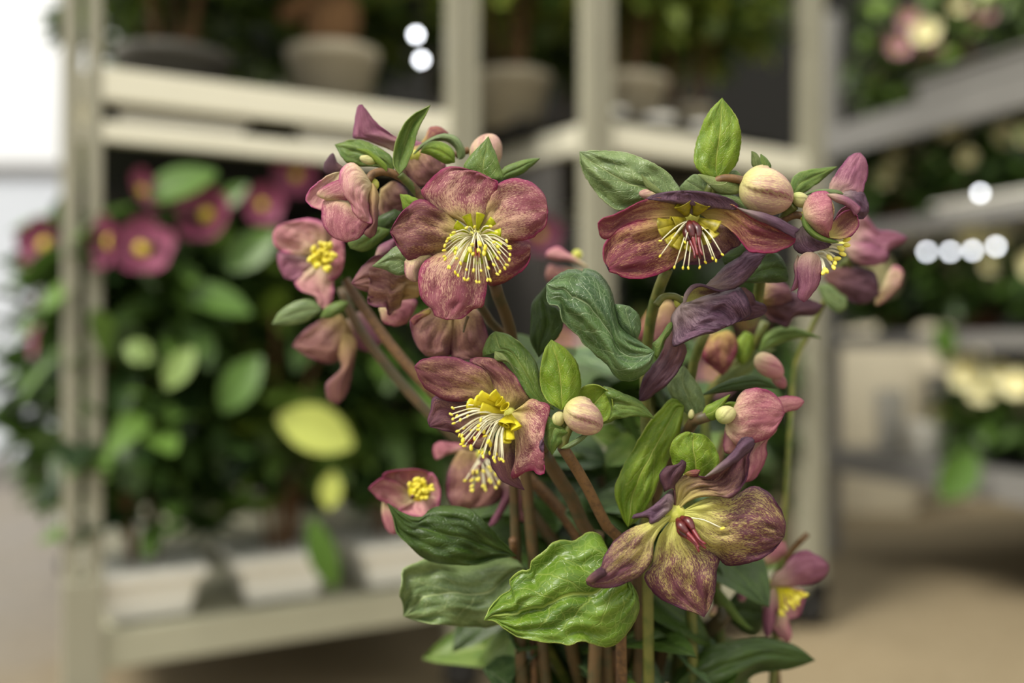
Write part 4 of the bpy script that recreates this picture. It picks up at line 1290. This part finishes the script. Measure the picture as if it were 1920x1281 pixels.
# --- lower right blurred flower (crop 6)
fl, c = flower(plant, 6, (1080, 560), .545, 4.0, 'magenta flower in profile at the lower right')
bl(fl, 6, '1050,560 1080,480 1150,420 1230,320 1320,285 1390,320 1440,345 1490,400 1485,450 1440,510 1350,545 1200,562 1100,560', 7, .540, bulge=4, rip=4, mat='mauve', back='pink')
bl(fl, 6, '1090,570 1030,600 1005,700 1000,830 1010,900 1030,955 1065,900 1095,800 1105,680', 5, .538, bulge=4, rip=4, mat='mauve', back='mauve')
bl(fl, 6, '1100,580 1100,700 1120,760 1200,800 1270,780 1300,700 1310,600 1200,565', 4, .548, bulge=-3, rip=3, mat='pinkp', back='mauve')
bl(fl, 6, '1110,760 1070,840 1090,900 1150,960 1195,975 1215,920 1190,820 1180,770', 4, .546, bulge=3, rip=4, mat='pinkp', back='pink')
bl(fl, 6, '1020,400 980,350 1060,300 1110,230 1160,220 1180,290 1130,350 1080,390', 4, .556, bulge=3, rip=4, mat='pink', back='mauve')
for k in range(16):
    x = random.uniform(1120, 1310)
    t_ = pts(6, '%f,%f' % (x, 600 + (1310 - x) * .75 + random.uniform(-25, 25)))[0]
    b_ = pts(6, '%f,%f' % (1110 + (x - 1110) * .3, 565))[0]
    stamen(fl, P(b_[0], b_[1], .542), P(t_[0], t_[1], .535), Vector((0, -.001, 0)), .0006, 1.9, ('nect_y', 'anther'))

# ------------------------------------------------------------------ leaves of the front plant
lf(2, '560,590 450,625 380,600 262,622 175,560 110,475 78,400 72,333 160,326 300,338 400,372 500,428 552,485 574,530', 7, .455, zb=-4, zt=4, bulge=3, crease=3, rip=6, mat='leaf_top', back='leaf_back', teeth=.5, nu=36, nv=23)
lf(2, '762,478 695,450 650,400 645,340 668,250 715,140 785,64 835,125 868,195 878,285 862,375 820,440', 6, .452, zb=2, zt=3, bulge=3, crease=2.5, rip=4, mat='leaf_bright', back='leaf_back', teeth=.4, nu=34, nv=23)
lf(8, '905,880 860,845 790,800 700,735 640,655 612,545 585,430 525,325 450,268 382,256 366,280 320,262 240,272 160,322 100,375 110,515 190,540 215,640 262,695 345,768 370,820 430,862 475,912 560,980 590,1030 650,1086 740,1098 810,1062 880,990', 14, .441, zb=3, zt=4, bulge=3, crease=3, tilt=-3, edge=2, rip=8, rf=2.2, mat='leaf_blue', back='leaf_back', teeth=.4, nu=44, nv=31)
lf(8, '770,785 700,735 640,660 600,540 640,525 720,540 780,590 806,660 800,740', 5, .452, bulge=3, crease=2, rip=4, mat='leaf_blue', back='leaf_back', nu=22, nv=15)
lf(3, '1045,607 985,585 930,560 880,502 800,400 730,300 660,310 668,250 690,205 725,181 800,200 880,262 940,342 970,430 992,520', 9, .456, zb=-2, zt=4, bulge=3, crease=2, rip=5, mat='leaf_mid', back='leaf_back', nu=32, nv=19)
lf(3, '835,405 790,345 725,340 722,290 760,300 800,340', 3, .453, bulge=1.5, mat='leaf_back', back='leaf_mid', nu=12, nv=7)
lf(3, '1085,608 1015,565 975,490 968,400 990,285 1030,226 1095,262 1155,325 1184,400 1187,500 1145,570', 5, .448, zb=0, zt=3, bulge=2.5, crease=2.5, rip=4, mat='leaf_bright', back='leaf_back', nu=30, nv=19)
lf(3, '1180,640 1130,560 1170,510 1220,475 1280,472 1335,500 1365,560 1360,620 1330,668 1260,680', 5, .455, bulge=-3, crease=2, rip=3, mat='leaf_bright', back='leaf_back', nu=26, nv=17)
lf(3, '1290,690 1360,600 1330,520 1305,478 1360,490 1430,522 1500,550 1545,595 1592,655 1540,645 1480,642 1400,655 1340,675', 8, .458, zb=0, zt=-3, bulge=2, crease=2, rip=5, mat='leaf_mid', back='leaf_back', teeth=.3, nu=28, nv=17)
lf(3, '1130,720 1060,680 1000,640 988,720 995,790 1035,852 1065,805 1130,745', 5, .450, zb=0, zt=-2, bulge=2.5, crease=2, rip=4, mat='leaf_mid', back='leaf_back', nu=24, nv=15)
lf(3, '1235,740 1190,780 1130,815 1085,818 1110,800 1160,770 1200,745', 3, .447, bulge=1, mat='leaf_top', back='leaf_back', nu=14, nv=7)
bud('bud', plant, 3, (1207, 645), .444, -38, 118, 94, 'budm', fold=.2, folds=3, twist=.35, label='rose and cream bud at the fork')
bud('bud', plant, 3, (1067, 657), .449, 60, 44, 36, 'budg', fold=.1)
# big basal leaf
lf(5, '1560,640 1480,560 1462,480 1425,400 1352,374 1300,410 1262,430 1200,422 1140,440 1080,495 1010,550 1000,600 930,615 880,668 890,718 830,755 765,830 728,905 790,912 850,955 920,1000 1000,1022 1100,1040 1180,1042 1240,1055 1310,1030 1390,1052 1465,1068 1540,1030 1600,960 1640,885 1655,820 1640,760 1615,695', 17, .443, zb=4, zt=-3, bulge=4, crease=5, tilt=-4, edge=4, rip=13, rf=2.6, mat='leaf_big', back='leaf_back', teeth=.3, nu=54, nv=37)
lf(5, '920,520 860,455 790,385 715,300 640,240 520,220 410,235 360,285 300,285 225,255 150,205 185,300 210,390 270,450 345,520 420,556 560,572 690,572 800,540', 10, .478, zb=4, zt=-6, bulge=5, crease=4, rip=10, mat='leaf_dark', back='leaf_back', nu=34, nv=23)
lf(5, '965,600 930,550 850,530 760,550 640,570 520,560 400,530 330,555 240,600 235,680 218,755 240,800 245,880 300,905 350,915 430,930 520,935 600,942 700,945 760,948 870,900 900,780 930,690', 12, .495, zb=0, zt=-4, bulge=5, crease=4, rip=12, mat='leaf_top', back='leaf_back', nu=34, nv=23)
# long leaf and bracts right of centre
lf(4, '480,290 430,255 370,310 310,385 255,480 205,570 172,655 185,730 215,800 232,825 275,795 330,715 370,620 420,510 460,410', 9, .470, zb=3, zt=-2, bulge=4, crease=3, rip=7, mat='leaf_bright', back='leaf_back', nu=34, nv=19)
lf(4, '540,620 455,580 423,520 420,470 445,428 490,403 525,418 570,418 610,455 635,515 622,570', 6, .456, zb=2, zt=0, bulge=2, crease=2, rip=4, mat='leaf_bright', back='leaf_back', nu=26, nv=19)
lf(4, '520,352 455,285 410,215 420,170 480,108 520,160 560,225 574,290 555,335', 4, .475, bulge=3, crease=3, rip=4, mat='leaf_top', back='leaf_back', nu=26, nv=17)
lf(4, '560,330 580,290 620,270 660,250 685,238 660,275 645,310 625,345 590,350', 4, .462, bulge=2, mat='leaf_bright', back='leaf_back', nu=18, nv=11)
lf(4, '660,280 690,270 750,282 735,300 705,320 690,290', 3, .465, bulge=1, mat='leaf_bright', back='leaf_back', nu=12, nv=7)
lf(4, '560,240 640,190 720,160 800,152 860,175 900,212 820,205 740,215 650,225', 5, .485, bulge=2, crease=2, rip=3, mat='leaf_dark', back='leaf_back', nu=24, nv=13)
bud('seed_capsule', plant, 4, (513, 325), .466, 85, 22, 14, 'budg', fold=.05)
# upper left leaves (crop 1)
lf(1, '635,440 560,410 450,400 390,375 342,298 430,272 510,285 580,325 630,370', 4, .470, zb=0, zt=3, bulge=2.5, crease=2.5, rip=5, mat='leaf_mid', back='leaf_back', nu=28, nv=17)
lf(1, '665,445 635,400 632,350 660,240 720,155 818,100 790,160 755,230 735,310 700,400', 5, .463, zb=0, zt=-3, bulge=-2.5, crease=2, rip=3, mat='leaf_mid', back='leaf_back', nu=28, nv=15)
lf(1, '600,430 540,380 500,345 450,318 510,325 560,360 600,400', 3, .462, bulge=1, mat='leaf_bright', back='leaf_back', nu=16, nv=7)
bud('bud', plant, 1, (505, 372), .463, 165, 42, 24, 'budg', fold=.06)
lf(1, '940,385 890,390 830,355 770,335 790,300 840,280 900,295 935,330', 3, .468, bulge=3, crease=2, mat='leaf_bright', back='leaf_back', nu=20, nv=13)
lf(1, '960,370 940,310 890,275 820,285 735,345 770,300 830,260 890,243 950,260 985,310 990,360', 4, .475, bulge=3, mat='leaf_top', back='leaf_back', nu=22, nv=13)
lf(1, '1090,480 1030,440 985,410 1040,330 1108,258 1140,330 1165,400 1182,470', 4, .452, zb=0, zt=2, bulge=2, crease=2.5, rip=3, mat='leaf_mid', back='leaf_back', nu=26, nv=17)
lf(1, '1170,470 1180,420 1250,385 1310,370 1365,366 1330,400 1280,440 1220,462', 4, .470, bulge=2, crease=2, mat='leaf_mid', back='leaf_back', nu=22, nv=13)
bud('bud', plant, 1, (1100, 330), .485, 60, 92, 80, 'budm', fold=.08)
stem(plant, 1, '945,350 975,335 1010,325', (.483, .485), 1.8, 1.8, 'stem_b')
lf(1, '780,600 740,610 690,630 675,580 668,545 710,552 758,572', 4, .455, bulge=1.5, crease=1.5, mat='leaf_bright', back='leaf_back', nu=18, nv=11)
lf(1, '720,930 660,950 600,925 530,905 590,855 640,810 700,800 730,860', 3, .460, bulge=2.5, crease=2.5, rip=3, mat='leaf_top', back='leaf_back', nu=24, nv=15)
lf(1, '640,620 560,660 550,700 590,720 650,690 690,650', 3, .480, bulge=2, mat='leaf_dark', back='leaf_back', nu=16, nv=11)
lf(1, '560,710 480,740 410,780 420,815 490,830 560,790 620,730', 3, .478, bulge=2, crease=2, mat='leaf_mid', back='leaf_back', nu=18, nv=11)
lf(1, '270,1130 200,1180 110,1200 28,1195 70,1130 150,1080 220,1075 270,1110', 3, .525, bulge=2, crease=2, mat='leaf_top', back='leaf_back', nu=20, nv=13)
lf(1, '270,1160 300,1110 360,1080 410,1085 380,1130 320,1165', 3, .525, bulge=2, mat='leaf_mid', back='leaf_back', nu=16, nv=9)
lf(1, '530,560 600,540 660,600 640,640 560,640 540,600', 3, .49, bulge=2, mat='leaf_mid', back='leaf_back', nu=16, nv=9)
# leaf next to folded leaf
lf(8, '40,920 -20,800 -20,650 -10,520 50,440 105,375 110,510 190,560 225,680 190,760 110,840', 5, .475, bulge=3, crease=3, rip=4, mat='leaf_dark', back='leaf_back', nu=26, nv=17)
# right group leaves (crop 2)
lf(2, '720,480 660,445 720,455 800,475 860,490 880,520 860,543 790,545 740,520', 3, .449, bulge=1.5, mat='leaf_back', back='leaf_mid', nu=20, nv=11)
lf(2, '700,540 640,560 575,520 600,480 650,445 700,470 730,500', 3, .458, bulge=2, crease=2, mat='leaf_top', back='leaf_back', nu=20, nv=13)
lf(2, '760,470 800,440 850,425 880,450 870,470 820,490', 3, .457, bulge=1, mat='leaf_top', back='leaf_back', nu=14, nv=9)
lf(2, '740,545 800,540 870,560 920,600 980,640 930,650 860,600 800,575', 4, .450, bulge=1.5, mat='leaf_top', back='leaf_back', nu=18, nv=9)
lf(2, '500,545 470,520 420,480 380,445 400,500 430,530 480,548', 3, .444, bulge=.8, mat='leaf_back', back='leaf_mid', nu=14, nv=7)
bud('bud', plant, 2, (420, 545), .446, 175, 52, 28, 'budm', fold=.08)
lf(2, '1130,560 1125,500 1150,450 1210,425 1280,415 1360,408 1310,450 1250,500 1180,545', 5, .462, zb=0, zt=3, bulge=2, crease=2, rip=4, mat='leaf_mid', back='leaf_back', nu=24, nv=13)
lf(2, '1190,550 1230,530 1300,520 1370,528 1390,545 1340,548 1260,540', 4, .453, bulge=1, mat='leaf_top', back='leaf_back', nu=16, nv=7)
lf(2, '985,440 975,390 978,345 1010,370 1030,415', 2, .456, bulge=1, mat='leaf_mid', back='leaf_back', nu=12, nv=7)
lf(2, '970,440 935,400 932,330 960,345 980,390', 2, .460, bulge=1, mat='leaf_back', back='leaf_back', nu=12, nv=7)
lf(2, '880,985 920,920 970,870 1040,835 1085,870 1112,930 1110,980 1000,988', 5, .468, bulge=2, crease=2, rip=3, mat='leaf_dark', back='leaf_back', nu=22, nv=13)
lf(2, '780,850 850,800 900,800 890,850 840,900 800,900', 3, .470, bulge=2, mat='leaf_dark', back='leaf_back', nu=14, nv=9)
# crop 7 leaves
lf(7, '100,790 160,730 220,640 250,612 262,640 245,700 190,770 140,900 115,880 120,830', 4, .458, bulge=1.5, mat='leaf_mid', back='leaf_back', nu=18, nv=9)
lf(7, '820,960 760,880 770,780 840,690 900,720 915,800 880,900', 3, .535, bulge=3, crease=2, mat='leaf_bright', back='leaf_back', nu=18, nv=11)
lf(7, '950,850 1000,720 1080,670 1200,650 1330,690 1450,745 1340,735 1200,760 1050,820', 5, .53, bulge=3, crease=3, mat='leaf_mid', back='leaf_back', nu=22, nv=13)
lf(7, '620,1100 760,1080 900,1000 1000,900 1090,830 1000,840 900,870 760,960 690,1030', 4, .54, bulge=2, crease=2, mat='leaf_back', back='leaf_mid', nu=18, nv=9)
lf(2, '1260,1000 1330,1000 1400,1050 1410,1110 1360,1140 1300,1090', 3, .56, bulge=2, crease=2, mat='leaf_top', back='leaf_back', nu=18, nv=11)
# bottom leaves (crop 6)
lf(6, '280,1400 360,1230 480,1090 600,1010 720,975 900,948 1050,945 1150,970 1260,1010 1390,1112 1270,1160 1130,1190 950,1215 850,1290 700,1380', 9, .53, bulge=5, crease=4, rip=8, mat='leaf_dark', back='leaf_back', nu=28, nv=19)
lf(6, '640,560 700,600 760,680 820,770 880,840 930,880 870,870 780,800 700,700 650,640', 5, .535, bulge=2, crease=2, mat='leaf_mid', back='leaf_back', nu=18, nv=9)
lf(6, '700,760 800,860 900,930 980,900 1010,760 960,620 860,560 780,620', 4, .555, bulge=3, crease=3, mat='leaf_dark', back='leaf_back', nu=20, nv=13)
lf(6, '760,500 800,420 880,400 940,450 920,540 850,600', 3, .56, bulge=3, mat='leaf_mid', back='leaf_back', nu=16, nv=11)
lf(6, '940,640 920,580 960,520 1010,480 1040,530 1030,590 990,640', 4, .56, bulge=3, mat='leaf_top', back='leaf_back', nu=16, nv=11)
lf(6, '50,760 200,720 330,760 380,860 300,930 180,930 80,860', 4, .55, bulge=4, crease=3, rip=5, mat='leaf_top', back='leaf_back', nu=20, nv=13)
lf(6, '-20,560 20,560 60,620 75,720 50,800 10,830 -30,880 -60,700', 4, .46, bulge=2, crease=2, mat='leaf_big', back='leaf_back', nu=16, nv=11)
bud('bud', plant, 6, (625, 740), .54, 60, 46, 26, 'budm')
bud('bud', plant, 6, (910, 455), .55, 70, 40, 30, 'pink')
bud('bud', plant, 6, (990, 470), .55, 110, 40, 30, 'pink')
bud('bud', plant, 6, (840, 635), .54, 90, 40, 32, 'mauve')

# ------------------------------------------------------------------ stems
BX, BY = BASE.x, BASE.y


def stalk(z, s, Da, r0, r1, mat, low=(0.0, 0.0), ztop=.50, Db=None):
    """a visible stem that carries on down to the root crown in the pot"""
    q = pts(z, s)
    n = len(q)
    Db = Db or Da + .02
    p = [P(a[0], a[1], Da + (Db - Da) * i / (n - 1)) for i, a in enumerate(q)]
    last = p[-1]
    base = Vector((BX + low[0] + (last.x - BX) * .3, BY + low[1], .455))
    for f_ in (.12, .3, .5, .75, 1.0):
        p.append(last.lerp(base, f_))
    m = 40
    c = crom([tuple(q_) for q_ in p], m)
    wt = np.clip((np.arange(m) / (m - 1) - .25) * 3, 0, 1)[:, None]
    for _ in range(140):
        d = np.zeros_like(c)
        d[1:-1] = (c[:-2] + c[2:]) / 2 - c[1:-1]
        c += d * wt
    return tube('stem', plant, [tuple(x) for x in c], [r0 * .001] * 2 + [r1 * .001] * 2, mat, 12, m)


stalk(3, '1090,810 1130,870 1200,985 1260,1100 1330,1240 1400,1330', .452, 2.6, 3.2, 'stem_b', (.0, -.02))
stalk(3, '985,830 1020,900 1090,1010 1150,1110 1200,1230 1290,1400', .478, 3.4, 3.6, 'stem_d', (-.02, 0))
stalk(2, '510,920 480,990 455,1060 430,1160 415,1260 400,1400', .463, 2.7, 2.9, 'stem_g', (.01, -.01), Db=.49)
stalk(4, '590,330 530,350 505,385 480,430 430,500 400,570 370,650 340,720 300,850', .462, 2.8, 2.6, 'stem_d', (.0, .03), Db=.505)
stalk(1, '800,600 880,760 960,880 1060,1090 1130,1200 1200,1300', .470, 2.2, 3.6, 'stem_d', (-.03, .02), Db=.5)
stalk(1, '1140,990 1160,1060 1200,1160 1225,1260 1240,1400', .470, 3.0, 3.2, 'stem_d', (-.01, .02), Db=.5)
stem(plant, 0, '648,525 680,575 735,650 800,725 880,800 980,885 1060,970 1110,1060 1140,1160 1160,1290', (.54, .52), 2.6, 3.6, 'stem_b')
stem(plant, 0, '640,540 670,610 740,705 820,790 920,880 1010,980 1070,1080 1110,1290', (.555, .54), 2.6, 3.6, 'stem_d')
stalk(7, '520,700 480,800 430,950 410,1080 380,1250', .50, 2.6, 3.2, 'stem_g', (.03, .01))
stalk(7, '1000,620 960,720 900,820 760,960 640,1100 520,1250', .53, 2.6, 3.6, 'stem_g', (.05, .02))
stalk(2, '1450,830 1380,900 1310,1050 1240,1200 1150,1400', .56, 1.6, 2.6, 'stem_g', (.04, .02))
stem(plant, 2, '1560,1000 1480,960 1400,880', (.575, .56), 1.2, 1.4, 'stem_g')
stalk(6, '720,760 640,850 560,950 500,1060 450,1200', .545, 4.5, 5.0, 'stem_d', (.05, .0))
stalk(6, '1330,170 1230,280 1130,420 1060,560', .56, 1.6, 2.2, 'stem_b', (.07, .02))
stalk(6, '470,760 440,900 410,1050 390,1200', .53, 2.6, 3.2, 'stem_g', (.03, .0))
stalk(5, '900,420 905,480 890,560 940,600 1010,680', .505, 2.0, 2.6, 'stem_b', (-.03, .0))
stalk(0, '1120,1000 1118,1080 1130,1180 1145,1281', .495, 3.4, 5.0, 'stem_d', (-.005, .01))
stalk(0, '1060,1160 1075,1230 1090,1300', .52, 3.6, 4.4, 'stem_d', (-.02, .02))
stalk(0, '1185,1080 1175,1180 1165,1290', .52, 4.0, 5.0, 'stem_d', (.0, .02))
stalk(0, '1260,1150 1240,1230 1225,1300', .54, 3.4, 4.0, 'stem_d', (.02, .03))
stalk(0, '1010,1190 1040,1240 1070,1300', .53, 3.0, 4.0, 'stem_g', (-.03, .02))
# short connections at the forks
stem(plant, 3, '1090,815 1095,780 1110,740 1130,700', (.451, .450), 2.6, 2.0, 'stem_g')
stem(plant, 3, '1085,610 1090,680 1095,760', (.450, .452), 1.8, 2.4, 'stem_g')
stem(plant, 3, '1000,640 960,700 985,830', (.46, .478), 2.2, 3.2, 'stem_d')
stem(plant, 2, '760,480 740,560 700,650', (.453, .46), 2.4, 2.6, 'stem_g')
stem(plant, 2, '735,500 690,600 600,760 520,900', (.455, .464), 2.4, 2.7, 'stem_g')
stem(plant, 2, '1060,700 1000,800 980,950 960,1100', (.456, .50), 2.2, 2.8, 'stem_g')
stem(plant, 1, '1090,480 1110,700 1140,990', (.457, .47), 2.2, 3.0, 'stem_g')
stem(plant, 1, '665,445 720,500 780,570', (.464, .47), 1.8, 2.2, 'stem_g')

# ------------------------------------------------------------------ inner foliage of the bush (real positions in space)
def free_leaf(base, d, up, L, W, mat, droop=.3, name='leaf', parent=None):
    d = Vector(d).normalized()
    side = d.cross(Vector(up)).normalized()
    nrm = side.cross(d).normalized()
    nu, nv = 13, 9
    V, UV, Fc = [], [], []
    sd = random.random() * 50
    for i in range(nu):
        u = i / (nu - 1)
        wd = W * .5 * (math.sin(math.pi * min(1, u ** .8)) ** .75) * (1 if u < .999 else 0)
        for j in range(nv):
            v = -1 + 2 * j / (nv - 1)
            p = Vector(base) + d * (u * L) + side * (v * wd) + nrm * (-droop * L * u * u + abs(v) * wd * .3)
            p += nrm * (noise.noise(Vector((u * 3 + sd, v * 2, sd))) * L * .06)
            V.append(p - ORG)
            UV.append((u, (v + 1) / 2))
    for i in range(nu - 1):
        for j in range(nv - 1):
            Fc.append((i * nv + j, i * nv + j + 1, (i + 1) * nv + j + 1, (i + 1) * nv + j))
    return link(name, mesh_np(name, V, Fc, UV), parent or plant, [M[mat]])


random.seed(23)
for k in range(46):
    px = random.uniform(960, 1350)
    py = random.uniform(640, 1260)
    cxd = abs(px - 1180) / 240
    if py < 760 and random.random() < .3:
        continue
    d = random.uniform(.53, .66)
    b = P(px, py, d)
    az = random.uniform(0, 2 * math.pi)
    dd = Vector((math.cos(az), math.sin(az) * .5, random.uniform(-.5, .6)))
    free_leaf(b - dd * .02, dd, (random.uniform(-.4, .4), -.6, 1), random.uniform(.045, .075), random.uniform(.024, .038), random.choice(['leaf_dark', 'leaf_dark', 'leaf_mid', 'leaf_blue', 'leaf_mid']))
for k in range(16):
    b = P(random.uniform(1060, 1210), random.uniform(660, 980), random.uniform(.56, .63))
    az = random.uniform(0, 2 * math.pi)
    free_leaf(b, (math.cos(az), math.sin(az) * .4, random.uniform(-.5, .5)), (random.uniform(-.4, .4), -.8, 1), .06, .034, random.choice(['leaf_dark', 'leaf_mid', 'leaf_blue']))
for k in range(44):
    b = P(random.uniform(950, 1330), random.uniform(930, 1300), random.uniform(.52, .60))
    az = random.uniform(0, 2 * math.pi)
    dd = Vector((math.cos(az), math.sin(az) * .5, random.uniform(-.6, .5)))
    free_leaf(b - dd * .02, dd, (random.uniform(-.4, .4), -.7, 1), random.uniform(.05, .075), random.uniform(.028, .04), random.choice(['leaf_dark', 'leaf_dark', 'leaf_dark', 'leaf_mid', 'leaf_blue']))
for k in range(9):
    a = random.uniform(0, 6.28)
    b0 = Vector((BX + .02 * math.cos(a), BY + .03 + .02 * math.sin(a), .455))
    tpx = random.uniform(980, 1400)
    tp = P(tpx, random.uniform(700, 1000), random.uniform(.56, .62))
    tube('stem', plant, [b0, b0.lerp(tp, .5) + Vector((0, 0, .01)), tp], [.003, .0022], random.choice(['stem_d', 'stem_g', 'stem_b']), 10, 12)

# tall pot, below the picture, that the plant grows in
def lathe_data(prof, n=40, c=(0, 0)):
    V, Fc, UV = [], [], []
    for i, (r, z) in enumerate(prof):
        for k in range(n):
            g = 2 * math.pi * k / n
            V.append(Vector((c[0] + r * math.cos(g), c[1] + r * math.sin(g), z)))
            UV.append((i / len(prof), k / n))
    for i in range(len(prof) - 1):
        for k in range(n):
            Fc.append((i * n + k, i * n + (k + 1) % n, (i + 1) * n + (k + 1) % n, (i + 1) * n + k))
    Fc.append(tuple(range(n))[::-1])
    return V, Fc, UV


V, Fc, UV = lathe_data([(.095, GZ), (.098, GZ + .005), (.12, .47), (.126, .472), (.126, .49), (.118, .49), (.114, .47)], 48, (BX, BY + .01))
link('pot', mesh_np('pot', [v - ORG for v in V], Fc, UV), plant, [MB['pot_grey']])
V, Fc, UV = lathe_data([(.001, .46), (.06, .458), (.1155, .45), (.1155, .44)], 32, (BX, BY + .01))
link('soil', mesh_np('soil', [v - ORG for v in V], Fc, UV), plant, [MB['soil']])
